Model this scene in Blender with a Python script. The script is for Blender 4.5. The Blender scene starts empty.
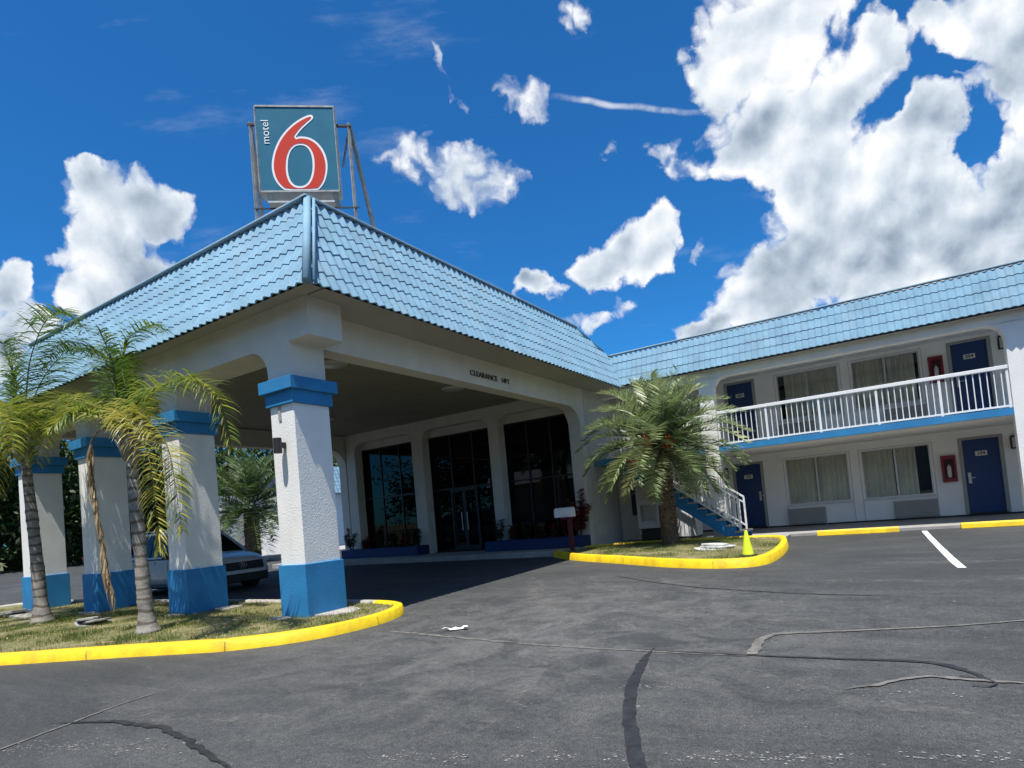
import bpy, math, random
from mathutils import Vector, Matrix, noise
from mathutils.geometry import tessellate_polygon
R = random.Random(7)
PI = math.pi
sc = bpy.context.scene
COL = sc.collection
V = Vector
def gz(y): return 0.1 * min(1, max(0, (y - 6) / 7))

# ------------------------------------------------------------------ materials
def mat(name, base=(.5, .5, .5), rough=.7, metal=0, spec=.5, var=.06, vscale=3, bump=0, bscale=60, dirt=0, dirtcol=(.25, .22, .18), coat=0):
    m = bpy.data.materials.new(name); m.use_nodes = True
    nt = m.node_tree; N = nt.nodes; L = nt.links; b = N['Principled BSDF']
    b.inputs['Roughness'].default_value = rough; b.inputs['Metallic'].default_value = metal
    b.inputs['Specular IOR Level'].default_value = spec; b.inputs['Coat Weight'].default_value = coat
    tc = N.new('ShaderNodeTexCoord')
    n1 = N.new('ShaderNodeTexNoise'); n1.inputs['Scale'].default_value = vscale; n1.inputs['Detail'].default_value = 6
    L.new(tc.outputs['Object'], n1.inputs['Vector'])
    r = N.new('ShaderNodeValToRGB'); L.new(n1.outputs['Fac'], r.inputs['Fac'])
    r.color_ramp.elements[0].position = .3; r.color_ramp.elements[1].position = .7
    r.color_ramp.elements[0].color = [max(0, c * (1 - var * 1.6)) for c in base] + [1]
    r.color_ramp.elements[1].color = [min(1, c * (1 + var)) for c in base] + [1]
    out = r.outputs['Color']
    if dirt:
        n2 = N.new('ShaderNodeTexNoise'); n2.inputs['Scale'].default_value = 1.3; n2.inputs['Detail'].default_value = 9; n2.inputs['Roughness'].default_value = .65
        mp = N.new('ShaderNodeMapping'); mp.inputs['Scale'].default_value = (1.6, 1.6, .35)
        L.new(tc.outputs['Object'], mp.inputs['Vector']); L.new(mp.outputs[0], n2.inputs['Vector'])
        r2 = N.new('ShaderNodeValToRGB'); r2.color_ramp.elements[0].position = .52; r2.color_ramp.elements[1].position = .75
        r2.color_ramp.elements[0].color = (0, 0, 0, 1); r2.color_ramp.elements[1].color = (dirt, dirt, dirt, 1)
        L.new(n2.outputs['Fac'], r2.inputs['Fac'])
        mx = N.new('ShaderNodeMix'); mx.data_type = 'RGBA'
        L.new(r2.outputs['Color'], mx.inputs['Factor']); L.new(out, mx.inputs['A']); mx.inputs['B'].default_value = (*dirtcol, 1)
        out = mx.outputs['Result']
    L.new(out, b.inputs['Base Color'])
    if bump:
        n3 = N.new('ShaderNodeTexNoise'); n3.inputs['Scale'].default_value = bscale; n3.inputs['Detail'].default_value = 4
        L.new(tc.outputs['Object'], n3.inputs['Vector'])
        bp = N.new('ShaderNodeBump'); bp.inputs['Strength'].default_value = bump; bp.inputs['Distance'].default_value = .01
        L.new(n3.outputs['Fac'], bp.inputs['Height']); L.new(bp.outputs['Normal'], b.inputs['Normal'])
    return m

def leafmat(name, cols, rough=.45, trans=.3):
    """colour from a per-leaf 'tint' attribute, thin translucent leaf"""
    m = bpy.data.materials.new(name); m.use_nodes = True
    nt = m.node_tree; N = nt.nodes; L = nt.links; b = N['Principled BSDF']; o = N['Material Output']
    at = N.new('ShaderNodeAttribute'); at.attribute_name = 'tint'
    r = N.new('ShaderNodeValToRGB'); el = r.color_ramp.elements
    el[0].color = (*cols[0], 1); el[1].color = (*cols[-1], 1)
    for i, c in enumerate(cols[1:-1]):
        e = el.new((i + 1) / (len(cols) - 1)); e.color = (*c, 1)
    L.new(at.outputs['Fac'], r.inputs['Fac']); L.new(r.outputs['Color'], b.inputs['Base Color'])
    b.inputs['Roughness'].default_value = rough; b.inputs['Specular IOR Level'].default_value = .4
    t = N.new('ShaderNodeBsdfTranslucent'); L.new(r.outputs['Color'], t.inputs['Color'])
    ms = N.new('ShaderNodeMixShader'); ms.inputs['Fac'].default_value = trans
    L.new(b.outputs[0], ms.inputs[1]); L.new(t.outputs[0], ms.inputs[2]); L.new(ms.outputs[0], o.inputs['Surface'])
    return m

def glassmat(name, tint=.25, refl=1.0, rough=.01):
    m = bpy.data.materials.new(name); m.use_nodes = True
    nt = m.node_tree; N = nt.nodes; L = nt.links; o = N['Material Output']; N.remove(N['Principled BSDF'])
    g = N.new('ShaderNodeBsdfGlossy'); g.inputs['Roughness'].default_value = rough; g.inputs['Color'].default_value = (refl, refl, refl, 1)
    t = N.new('ShaderNodeBsdfTransparent'); t.inputs['Color'].default_value = (tint, tint * 1.02, tint, 1)
    f = N.new('ShaderNodeFresnel'); f.inputs['IOR'].default_value = 1.62
    ms = N.new('ShaderNodeMixShader'); L.new(f.outputs[0], ms.inputs['Fac']); L.new(t.outputs[0], ms.inputs[1]); L.new(g.outputs[0], ms.inputs[2])
    L.new(ms.outputs[0], o.inputs['Surface'])
    return m

M = {}
M['wall'] = mat('white_stucco_shaded', (.62, .60, .53), .85, var=.05, vscale=2, bump=.35, bscale=45, dirt=.22, dirtcol=(.42, .41, .37))  # white stucco of canopy and lobby, deep shade darkened into its colour
M['wing'] = mat('white_stucco_lifted', (.88, .87, .83), .85, var=.03, vscale=2, bump=.35, bscale=45, dirt=.12, dirtcol=(.6, .58, .52))  # same white stucco, colour raised to brighten the shaded balcony walls
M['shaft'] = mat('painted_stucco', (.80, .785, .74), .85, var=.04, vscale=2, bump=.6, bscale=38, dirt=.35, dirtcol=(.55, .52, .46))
M['siding'] = mat('grey_siding', (.54, .53, .49), .8, var=.05, dirt=.2)
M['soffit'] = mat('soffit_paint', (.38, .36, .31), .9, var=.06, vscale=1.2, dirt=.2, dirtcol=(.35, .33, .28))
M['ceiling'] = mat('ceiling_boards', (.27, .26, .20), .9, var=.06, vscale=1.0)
M['tile'] = mat('blue_roof_tile', (.20, .34, .435), .85, spec=.2, var=.10, vscale=2.5, bump=.06, bscale=9, dirt=.5, dirtcol=(.30, .38, .42))
M['tiledark'] = mat('roof_underlay', (.03, .05, .08), .9)
M['cap'] = mat('roof_cap_metal', (.34, .46, .53), .8, spec=.2, var=.06)
M['blue'] = mat('bright_blue_paint', (.018, .20, .43), .7, var=.1, vscale=2.5, bump=.4, bscale=40, dirt=.25, dirtcol=(.08, .2, .33))
M['door'] = mat('navy_door_paint', (.008, .040, .15), .45, var=.05)
M['planter'] = mat('dark_blue_paint', (.006, .026, .11), .6, var=.1)
M['white'] = mat('white_metal_paint', (.80, .80, .78), .45, var=.03, dirt=.1)
M['trim'] = mat('light_trim_paint', (.60, .61, .60), .6, var=.04)
M['doortrim'] = mat('door_frame_paint', (.34, .34, .31), .6, var=.04)
M['dark'] = mat('black_metal', (.018, .017, .016), .5, var=.2)
M['frame'] = mat('dark_bronze_frame', (.016, .015, .014), .4, var=.2)
M['alu'] = mat('window_aluminium', (.55, .55, .53), .4, metal=.4)
M['steel'] = mat('brushed_steel', (.55, .54, .50), .35, metal=.8)
M['ac'] = mat('aircon_grille', (.36, .34, .31), .7, var=.05)
M['yellow'] = mat('yellow_kerb_paint', (.86, .58, .008), .6, var=.10, vscale=6, bump=.5, bscale=22, dirt=.7, dirtcol=(.45, .24, .03))
M['concrete'] = mat('pale_concrete', (.40, .37, .33), .9, var=.12, vscale=6, bump=.3, bscale=50, dirt=.4, dirtcol=(.2, .18, .15))
M['walk'] = mat('grey_walk_concrete', (.34, .325, .30), .9, var=.12, vscale=3, bump=.2, bscale=50, dirt=.3)
M['stone'] = mat('white_stone', (.55, .54, .50), .9, var=.25, vscale=9, bump=.8, bscale=25)
M['slate'] = mat('grey_slab_stone', (.30, .29, .26), .9, var=.3, vscale=9, bump=.9, bscale=25)
M['curtain'] = mat('beige_curtain', (.88, .85, .74), .9, var=.08, vscale=1.5)
M['red'] = mat('dark_red_paint', (.22, .008, .018), .45)
M['maroon'] = mat('maroon_post_paint', (.10, .012, .02), .6)
M['bottle'] = mat('extinguisher_white', (.7, .68, .66), .4)
M['signblue'] = mat('sign_teal', (.018, .15, .235), .7, spec=.2, var=.05, vscale=4)
M['signred'] = mat('sign_red', (.62, .045, .025), .7, spec=.2, var=.03)
M['signwhite'] = mat('sign_white', (.85, .85, .83), .45, var=.03)
M['sigframe'] = mat('sign_grey_metal', (.50, .53, .53), .5, var=.12, vscale=6, dirt=.4, dirtcol=(.16, .12, .09))
M['galv'] = mat('weathered_steel', (.36, .36, .34), .6, var=.2, vscale=10, dirt=.5, dirtcol=(.12, .07, .04))
M['cone'] = mat('lime_plastic', (.62, .78, .02), .5, var=.08)
M['rubber'] = mat('black_rubber', (.015, .015, .016), .8)
M['tyre'] = mat('tyre_rubber', (.012, .012, .012), .85)
M['silver'] = mat('silver_car_paint', (.52, .54, .54), .42, metal=.15, var=.02, coat=.6)
M['darkcar'] = mat('charcoal_car_paint', (.025, .027, .03), .3, var=.02, coat=.6)
M['whitecar'] = mat('white_car_paint', (.6, .6, .6), .3, var=.02, coat=.6)
M['cardark'] = mat('car_black_trim', (.008, .008, .008), .5)
M['lampglass'] = mat('frosted_lamp_glass', (.5, .5, .48), .3)
M['headlamp'] = mat('headlamp_lens', (.35, .36, .38), .12, spec=.8)
M['carglass'] = glassmat('car_glass', .10, .6)
M['glass'] = glassmat('tinted_lobby_glass', .10, .42)
M['wglass'] = glassmat('room_window_glass', .97, .6)
M['room'] = mat('dark_interior', (.05, .045, .04), .9)
M['wood'] = mat('interior_wood', (.10, .05, .03), .6)
M['soil'] = mat('planter_soil', (.05, .035, .025), .95)
M['bark'] = mat('palm_bark', (.27, .245, .21), .9, var=.25, vscale=7, bump=.6, bscale=30)
M['ring'] = mat('ringed_palm_bark', (.27, .245, .21), .9, var=.25, vscale=7, bump=.6, bscale=30)
_nt = M['ring'].node_tree; _n = _nt.nodes; _l = _nt.links
_w = _n.new('ShaderNodeTexWave'); _w.wave_type = 'BANDS'; _w.bands_direction = 'Z'; _w.inputs['Scale'].default_value = 1.9; _w.inputs['Distortion'].default_value = 3.2; _w.inputs['Detail'].default_value = 4; _w.inputs['Detail Scale'].default_value = 1.6
_l.new(_n['Texture Coordinate'].outputs['Object'], _w.inputs['Vector'])
_r = _n.new('ShaderNodeValToRGB'); _r.color_ramp.elements[0].position = .04; _r.color_ramp.elements[0].color = (.42, .38, .33, 1); _r.color_ramp.elements[1].position = .30; _r.color_ramp.elements[1].color = (1, 1, 1, 1); _l.new(_w.outputs['Fac'], _r.inputs['Fac'])
_m = _n.new('ShaderNodeMix'); _m.data_type = 'RGBA'; _m.blend_type = 'MULTIPLY'; _m.inputs['Factor'].default_value = 1
_b = _n['Principled BSDF']; _src = _b.inputs['Base Color'].links[0].from_socket; _l.new(_src, _m.inputs['A']); _l.new(_r.outputs['Color'], _m.inputs['B']); _l.new(_m.outputs['Result'], _b.inputs['Base Color'])
M['barkd'] = mat('rough_palm_bark', (.13, .085, .05), .95, var=.3, vscale=9, bump=.8, bscale=30)
M['boot'] = mat('cut_leaf_base', (.15, .10, .065), .9, var=.5, vscale=14)
M['bough'] = mat('tree_bark', (.09, .07, .055), .95, var=.25, bump=.6, bscale=30)
M['deadleaf'] = leafmat('dead_frond', [(.22, .14, .07), (.34, .24, .13), (.50, .38, .22)], .8, .1)
M['queen'] = leafmat('queen_palm_leaf', [(.05, .11, .018), (.12, .20, .024), (.25, .29, .035), (.45, .40, .08)], .4, .38)
M['date'] = leafmat('date_palm_leaf', [(.07, .12, .035), (.17, .24, .085), (.31, .37, .17), (.56, .57, .32)], .33, .28)
M['datedark'] = leafmat('dark_palm_leaf', [(.03, .06, .015), (.07, .12, .03), (.13, .19, .06), (.26, .30, .13)], .45, .2)
M['stem'] = mat('frond_stem', (.09, .10, .03), .6, var=.2)
M['tree'] = leafmat('tree_leaf', [(.015, .035, .008), (.03, .065, .014), (.06, .10, .02)], .6, .2)
M['croton'] = leafmat('red_shrub_leaf', [(.05, .01, .01), (.16, .02, .015), (.28, .06, .03), (.05, .07, .02)], .5, .2)
M['shrub'] = leafmat('green_shrub_leaf', [(.012, .03, .01), (.03, .06, .015), (.10, .025, .015)], .5, .2)
M['fruit'] = mat('orange_fruit', (.45, .12, .015), .6, var=.3, vscale=20)
M['redfruit'] = mat('red_fruit', (.5, .03, .015), .6, var=.3, vscale=20)
M['grassb'] = leafmat('grass_blade', [(.06, .10, .015), (.14, .19, .03), (.30, .28, .09), (.42, .35, .16)], .7, .25)

def asphalt():
    m = bpy.data.materials.new('worn_asphalt'); m.use_nodes = True
    nt = m.node_tree; N = nt.nodes; L = nt.links; b = N['Principled BSDF']
    tc = N.new('ShaderNodeTexCoord'); P = tc.outputs['Object']
    def noi(s, d=6, r=.6, vec=None, dist=0):
        n = N.new('ShaderNodeTexNoise'); n.inputs['Scale'].default_value = s; n.inputs['Detail'].default_value = d; n.inputs['Roughness'].default_value = r
        n.inputs['Distortion'].default_value = dist
        L.new(vec or P, n.inputs['Vector']); return n.outputs['Fac']
    def ramp(f, stops):
        r = N.new('ShaderNodeValToRGB'); el = r.color_ramp.elements
        while len(el) < len(stops): el.new(.5)
        for e, (p, c) in zip(el, stops): e.position = p; e.color = (*([c] * 3 if isinstance(c, float) else c), 1)
        L.new(f, r.inputs['Fac']); return r.outputs['Color']
    def mix(f, a, c, k='MIX'):
        x = N.new('ShaderNodeMix'); x.data_type = 'RGBA'; x.blend_type = k
        if isinstance(f, float): x.inputs['Factor'].default_value = f
        else: L.new(f, x.inputs['Factor'])
        for s, v in (('A', a), ('B', c)):
            if isinstance(v, tuple): x.inputs[s].default_value = (*v, 1)
            else: L.new(v, x.inputs[s])
        return x.outputs['Result']
    big = ramp(noi(.35, 5, .6), [(.3, (.032, .034, .0345)), (.7, (.058, .060, .059))])
    # streaky wear swept along the driving direction
    mp = N.new('ShaderNodeMapping'); mp.inputs['Scale'].default_value = (.5, 2.2, 1); mp.inputs['Rotation'].default_value = (0, 0, .5); L.new(P, mp.inputs['Vector'])
    st = ramp(noi(1.1, 8, .7, mp.outputs[0], .6), [(.48, 0.), (.68, .6)])
    c = mix(st, big, (.085, .084, .080))
    # dusty turning zone in front of the drive
    gr = N.new('ShaderNodeVectorMath'); gr.operation = 'SUBTRACT'; L.new(P, gr.inputs[0]); gr.inputs[1].default_value = (-3.3, 6.0, 0)
    ln = N.new('ShaderNodeVectorMath'); ln.operation = 'LENGTH'; L.new(gr.outputs[0], ln.inputs[0])
    mr = N.new('ShaderNodeMapRange'); mr.inputs['From Min'].default_value = 5.2; mr.inputs['From Max'].default_value = .5; L.new(ln.outputs['Value'], mr.inputs['Value'])
    du = N.new('ShaderNodeMath'); du.operation = 'MULTIPLY'; L.new(mr.outputs[0], du.inputs[0])
    L.new(ramp(noi(1.6, 8, .75, None, .8), [(.40, 0.), (.62, .75)]), du.inputs[1])
    c = mix(du.outputs[0], c, (.150, .146, .136))
    # aggregate: coarse and fine stone, then chips and paint flecks
    c = mix(.60, c, ramp(noi(22, 5, .75), [(.30, .22), (.5, .5), (.70, .85)]), 'OVERLAY')
    c = mix(.75, c, ramp(noi(90, 3, .8), [(.34, .10), (.5, .5), (.66, 1.)]), 'OVERLAY')
    for sc_v, thr, g0, g1, colr in ((7, .14, .48, .60, (.24, .235, .22)), (19, .18, .44, .58, (.17, .165, .155)), (48, .24, .38, .58, (.12, .118, .11))):
        vo = N.new('ShaderNodeTexVoronoi'); vo.inputs['Scale'].default_value = sc_v; L.new(P, vo.inputs['Vector'])
        sx = N.new('ShaderNodeSeparateColor'); L.new(vo.outputs['Color'], sx.inputs[0])
        ml = N.new('ShaderNodeMath'); ml.operation = 'MULTIPLY'; L.new(sx.outputs[0], ml.inputs[0]); L.new(sx.outputs[1], ml.inputs[1])
        m2 = N.new('ShaderNodeMath'); m2.operation = 'MULTIPLY'; L.new(ml.outputs[0], m2.inputs[0]); m2.inputs[1].default_value = thr
        lt = N.new('ShaderNodeMath'); lt.operation = 'LESS_THAN'; L.new(vo.outputs['Distance'], lt.inputs[0]); L.new(m2.outputs[0], lt.inputs[1])
        ga = ramp(noi(sc_v * .14, 4, .7), [(g0, 0.), (g1, 1.)])
        c = mix(mix(1.0, lt.outputs[0], ga, 'MULTIPLY'), c, colr)
    # oil darkening
    c = mix(ramp(noi(.8, 4, .6, None, .3), [(.60, 0.), (.78, .55)]), c, (.035, .035, .036))
    L.new(c, b.inputs['Base Color']); b.inputs['Roughness'].default_value = .82; b.inputs['Specular IOR Level'].default_value = .35
    bp = N.new('ShaderNodeBump'); bp.inputs['Strength'].default_value = .7; bp.inputs['Distance'].default_value = .008
    L.new(noi(95, 4, .7), bp.inputs['Height']); L.new(bp.outputs['Normal'], b.inputs['Normal'])
    return m
M['asphalt'] = asphalt()
def groundmat(name, a, b_, c_, s=1.5):
    m = mat(name, a, .95, bump=.6, bscale=30)
    nt = m.node_tree; N = nt.nodes; L = nt.links
    tc = N.new('ShaderNodeTexCoord'); n = N.new('ShaderNodeTexNoise'); n.inputs['Scale'].default_value = s; n.inputs['Detail'].default_value = 10; n.inputs['Roughness'].default_value = .7
    L.new(tc.outputs['Object'], n.inputs['Vector']); r = N.new('ShaderNodeValToRGB'); el = r.color_ramp.elements
    el[0].position = .35; el[0].color = (*a, 1); el[1].position = .65; el[1].color = (*c_, 1); e = el.new(.5); e.color = (*b_, 1)
    L.new(n.outputs['Fac'], r.inputs['Fac']); L.new(r.outputs['Color'], N['Principled BSDF'].inputs['Base Color'])
    return m
M['lawn'] = groundmat('patchy_lawn', (.08, .095, .03), (.17, .155, .06), (.27, .22, .12), 2.5)
M['verge'] = groundmat('roadside_grass', (.05, .07, .02), (.09, .09, .03), (.16, .13, .06), .6)
M['seal'] = mat('bitumen_seal', (.026, .026, .027), .5, var=.3, vscale=12, bump=.5, bscale=60)
M['lightseal'] = mat('dusty_crack', (.155, .145, .128), .9, var=.3, vscale=9, bump=.5, bscale=60)
M['linepaint'] = mat('white_line_paint', (.72, .72, .70), .8, var=.15, vscale=8, dirt=.3, dirtcol=(.3, .3, .3))

# ------------------------------------------------------------------ mesh builder
class MB:
    def __init__(s): s.v = []; s.f = []; s.t = []
    def add(s, vs, fs, t=.5):
        o = len(s.v); s.v += [V(p) for p in vs]; s.f += [tuple(i + o for i in f) for f in fs]; s.t += [t] * len(fs); return s
    def box(s, x0, x1, y0, y1, z0, z1):
        return s.add([(x, y, z) for x in (x0, x1) for y in (y0, y1) for z in (z0, z1)],
                     [(0, 1, 3, 2), (4, 6, 7, 5), (0, 4, 5, 1), (2, 3, 7, 6), (0, 2, 6, 4), (1, 5, 7, 3)])
    def obox(s, c, ax, ay, az, hx, hy, hz):
        c, ax, ay, az = V(c), V(ax).normalized() * hx, V(ay).normalized() * hy, V(az).normalized() * hz
        return s.add([c + ax * i + ay * j + az * k for i in (-1, 1) for j in (-1, 1) for k in (-1, 1)],
                     [(0, 1, 3, 2), (4, 6, 7, 5), (0, 4, 5, 1), (2, 3, 7, 6), (0, 2, 6, 4), (1, 5, 7, 3)])
    def bar(s, a, b, w, h=None, up=(0, 0, 1)):
        a, b = V(a), V(b); d = (b - a); u = V(up)
        if abs(d.normalized().dot(u)) > .98: u = V((0, 1, 0))
        sd = d.cross(u); up2 = sd.cross(d)
        return s.obox((a + b) / 2, d, sd, up2, d.length / 2, w / 2, (h or w) / 2)
    def tube(s, pts, rad, n=8, cap=True, t=.5):
        pts = [V(p) for p in pts]; o = len(s.v)
        if not isinstance(rad, (list, tuple)): rad = [rad] * len(pts)
        ref = V((0, 0, 1)) if abs((pts[-1] - pts[0]).normalized().z) < .8 else V((0, 1, 0))
        for i, p in enumerate(pts):
            d = (pts[min(i + 1, len(pts) - 1)] - pts[max(i - 1, 0)]).normalized()
            a = d.cross(ref).normalized(); b = d.cross(a)
            for k in range(n):
                th = 2 * PI * k / n; s.v.append(p + (a * math.cos(th) + b * math.sin(th)) * rad[i])
        for i in range(len(pts) - 1):
            for k in range(n):
                s.f.append((o + i * n + k, o + i * n + (k + 1) % n, o + (i + 1) * n + (k + 1) % n, o + (i + 1) * n + k)); s.t.append(t)
        if cap:
            s.f.append(tuple(o + k for k in range(n))); s.t.append(t)
            e = o + (len(pts) - 1) * n; s.f.append(tuple(e + n - 1 - k for k in range(n))); s.t.append(t)
        return s
    def poly(s, loops, to3, thick, back=True):
        """2-D loops (outer first, then holes) -> slab; to3(u,v,d)->3D"""
        flat = [p for l in loops for p in l]
        tris = tessellate_polygon([[V((p[0], p[1], 0)) for p in l] for l in loops])
        n = len(flat)
        vs = [to3(p[0], p[1], 0) for p in flat] + [to3(p[0], p[1], thick) for p in flat]
        fs = [tuple(t) for t in tris]
        if back: fs += [tuple(i + n for i in reversed(t)) for t in tris]
        o = 0
        for l in loops:
            k = len(l)
            for i in range(k): fs.append((o + i, o + (i + 1) % k, o + (i + 1) % k + n, o + i + n))
            o += k
        return s.add(vs, fs)
    def lathe(s, prof, n=24, c=(0, 0, 0)):
        o = len(s.v); c = V(c)
        for r, z in prof:
            for k in range(n): s.v.append(c + V((r * math.cos(2 * PI * k / n), r * math.sin(2 * PI * k / n), z)))
        for i in range(len(prof) - 1):
            for k in range(n): s.f.append((o + i * n + k, o + i * n + (k + 1) % n, o + (i + 1) * n + (k + 1) % n, o + (i + 1) * n + k)); s.t.append(.5)
        s.f.append(tuple(o + k for k in range(n))); s.t.append(.5)
        e = o + (len(prof) - 1) * n; s.f.append(tuple(e + k for k in range(n))); s.t.append(.5)
        return s
    def build(s, name, m, parent=None, smooth=False, bevel=0, seg=2, fix=True):
        me = bpy.data.meshes.new(name); off = V((0, 0, 0))
        if parent is not None: off = world(parent)
        me.from_pydata([tuple(p - off) for p in s.v], [], s.f); me.update()
        if any(t != .5 for t in s.t):
            a = me.attributes.new('tint', 'FLOAT', 'FACE'); a.data.foreach_set('value', s.t)
        me.materials.append(m)
        if fix:
            import bmesh
            b = bmesh.new(); b.from_mesh(me); bmesh.ops.recalc_face_normals(b, faces=b.faces); b.to_mesh(me); b.free()
        o = bpy.data.objects.new(name, me); COL.objects.link(o)
        if parent is not None: o.parent = parent
        if smooth: me.polygons.foreach_set('use_smooth', [True] * len(me.polygons))
        if bevel:
            md = o.modifiers.new('bevel', 'BEVEL'); md.width = bevel; md.segments = seg; md.limit_method = 'ANGLE'; md.angle_limit = .6
        return o
def world(o):
    p = V((0, 0, 0))
    while o is not None: p = p + o.location; o = o.parent
    return p
def tag(o, label=None, cat=None, group=None, kind=None):
    if label: o['label'] = label
    if cat: o['category'] = cat
    if group: o['group'] = group
    if kind: o['kind'] = kind
    return o
def thing(name, label, cat, loc=(0, 0, 0), group=None):
    o = bpy.data.objects.new(name, None); COL.objects.link(o); o.location = loc; o.empty_display_size = .2
    return tag(o, label, cat, group)
def copy_tree(o, parent=None):
    c = o.copy(); COL.objects.link(c)
    if parent is not None: c.parent = parent
    for ch in [k for k in bpy.data.objects if k.parent == o]: copy_tree(ch, c)
    return c
def place_copy(src, loc, label, rz=0):
    c = copy_tree(src); c.location = loc; c.rotation_euler = (0, 0, rz); c['label'] = label; return c
def text_mb(s, size, depth, to3, align='CENTER', bold=0):
    """built-in font outline as solid letters, mapped by to3(u,v,d)"""
    cu = bpy.data.curves.new('t', 'FONT'); cu.body = s; cu.size = size; cu.extrude = .5; cu.offset = bold; cu.align_x = align; cu.align_y = 'CENTER'
    o = bpy.data.objects.new('t', cu); COL.objects.link(o)
    me = bpy.data.meshes.new_from_object(o.evaluated_get(bpy.context.evaluated_depsgraph_get()))
    mb = MB(); mb.add([to3(v.co.x, v.co.y, (v.co.z + .5) * depth) for v in me.vertices], [tuple(p.vertices) for p in me.polygons])
    bpy.data.objects.remove(o); bpy.data.curves.remove(cu); bpy.data.meshes.remove(me)
    return mb
def arc(cx, cy, r, a0, a1, n=7):
    return [(cx + r * math.cos(math.radians(a0 + (a1 - a0) * i / n)), cy + r * math.sin(math.radians(a0 + (a1 - a0) * i / n))) for i in range(n + 1)]
FXZ = lambda y: (lambda u, v, d: V((u, y + d, v)))      # wall facing -y
FYZ = lambda x: (lambda u, v, d: V((x - d, u, v)))      # wall facing +x

# ------------------------------------------------------------------ ground
def sheet(name, m, x0, x1, y0, y1, dz, kind='structure'):
    ys = sorted({y0, y1, *[y for y in (6, 13) if y0 < y < y1]})
    mb = MB()
    vs = [(x, y, gz(y) + dz) for y in ys for x in (x0, x1)]
    mb.add(vs, [(2 * i, 2 * i + 1, 2 * i + 3, 2 * i + 2) for i in range(len(ys) - 1)])
    return tag(mb.build(name, m), kind=kind)
sheet('ground', M['verge'], -900, 900, -900, 900, -.03)
sheet('parking_lot', M['asphalt'], -61, 45, -42, 60, 0)
# verge beyond the road on the left
mb = MB(); mb.box(-140, -62, -60, 120, -.02, .12); tag(mb.build('verge', M['verge']), kind='structure')
mb = MB(); mb.box(-61.99, -61.7, -60, 120, -.02, .15)
tag(mb.build('kerb', M['concrete']), 'long pale kerb along the far side of the road on the left', 'kerb')

def ribbon(name, m, pts, w, dz=.004, jit=.25, seed=1, step=.05):
    """thin irregular sheet following a path on the ground"""
    rr = random.Random(seed); P = []
    for a, b in zip(pts, pts[1:]):
        a, b = V((*a[:2], 0)), V((*b[:2], 0)); n = max(1, int((b - a).length / step))
        for i in range(n): P.append(a.lerp(b, i / n))
    P.append(V((*pts[-1][:2], 0)))
    for _ in range(4): P = [P[0]] + [(P[i - 1] + P[i] * 2 + P[i + 1]) / 4 for i in range(1, len(P) - 1)] + [P[-1]]
    mb = MB(); vs = []
    for i, p in enumerate(P):
        d = (P[min(i + 1, len(P) - 1)] - P[max(i - 1, 0)]).normalized(); nrm = V((-d.y, d.x, 0))
        tt = i / max(1, len(P) - 1); ww = w(tt) if callable(w) else w
        k = noise.noise(V((p.x * 6, p.y * 6, seed))) * jit
        for sgn in (-1, 1):
            q = p + nrm * (sgn * ww / 2 * (1 + rr.uniform(-jit, jit)) + k * ww)
            vs.append((q.x, q.y, gz(q.y) + dz))
    mb.add(vs, [(2 * i, 2 * i + 1, 2 * i + 3, 2 * i + 2) for i in range(len(P) - 1)])
    return tag(mb.build(name, m), kind='structure')
fade = lambda w: (lambda t: w * max(.12, min(1, 6 * t, 6 * (1 - t))))
CR = dict(c1=[(-2.01, 5.42), (-1.96, 4.99), (-1.79, 4.28), (-1.6, 3.72), (-1.41, 3.29), (-1.24, 2.95), (-1.13, 2.73), (-.95, 2.2)],
 c2=[(-3.45, 5.37), (-2.73, 5.33), (-1.97, 5.31), (-1.14, 5.3), (-.55, 5.32), (-.02, 5.37), (.22, 5.31), (.34, 5.11), (.4, 4.93)],
 c3=[(-1.13, 5.33), (-1.17, 5.88), (-1.08, 6.14), (-.62, 6.28), (-.07, 6.47), (.38, 6.65), (.86, 6.9), (2.2, 7.6)],
 c4=[(-.4, 4.54), (-.2, 4.71), (.03, 4.98), (.25, 4.94), (.57, 4.93), (.9, 4.9)], c5=[(-5.76, 5.66), (-4.84, 5.55), (-4.01, 5.42), (-3.45, 5.37)],
 c6=[(-5.2, .6), (-5.57, 1.67), (-5.69, 2.08), (-5.87, 2.6), (-5.93, 3.16)], c7=[(-5.92, 2.1), (-5.4, 2.32), (-4.78, 2.38), (-4.22, 2.29), (-3.71, 2.16), (-3.33, 2.08)],
 c8=[(-4.58, 10.4), (-3.48, 9.48), (-2.5, 8.84), (-1.12, 8.31), (.22, 8.09)])
ribbon('crack', M['seal'], CR['c1'], fade(.085), .006, .16, 1)
ribbon('crack', M['seal'], CR['c2'][2:], lambda t: .022 + .08 * max(0, t - .35) * (1 if t < .9 else .4), .007, .3, 2)
ribbon('crack', M['lightseal'], [(p[0], p[1] - .03) for p in CR['c2'][:4]], lambda t: .05 * (1 - t * .6), .005, .35, 3)
ribbon('crack', M['lightseal'], CR['c3'], lambda t: .07 * (1 - t) ** 3 + .03, .008, .2, 4)
ribbon('crack', M['lightseal'], CR['c4'], fade(.04), .009, .6, 5)
ribbon('crack', M['lightseal'], CR['c5'], fade(.055), .006, .6, 6)
ribbon('crack', M['lightseal'], CR['c6'], fade(.025), .007, .5, 7)
ribbon('crack', M['seal'], CR['c7'], fade(.055), .008, .5, 8)
ribbon('crack', M['seal'], CR['c8'], fade(.03), .006, .5, 9)
ribbon('crack', M['seal'], [(.25, 5.02), (.44, 4.98), (.42, 4.78), (.3, 4.8)], .018, .010, .5, 10)
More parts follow.
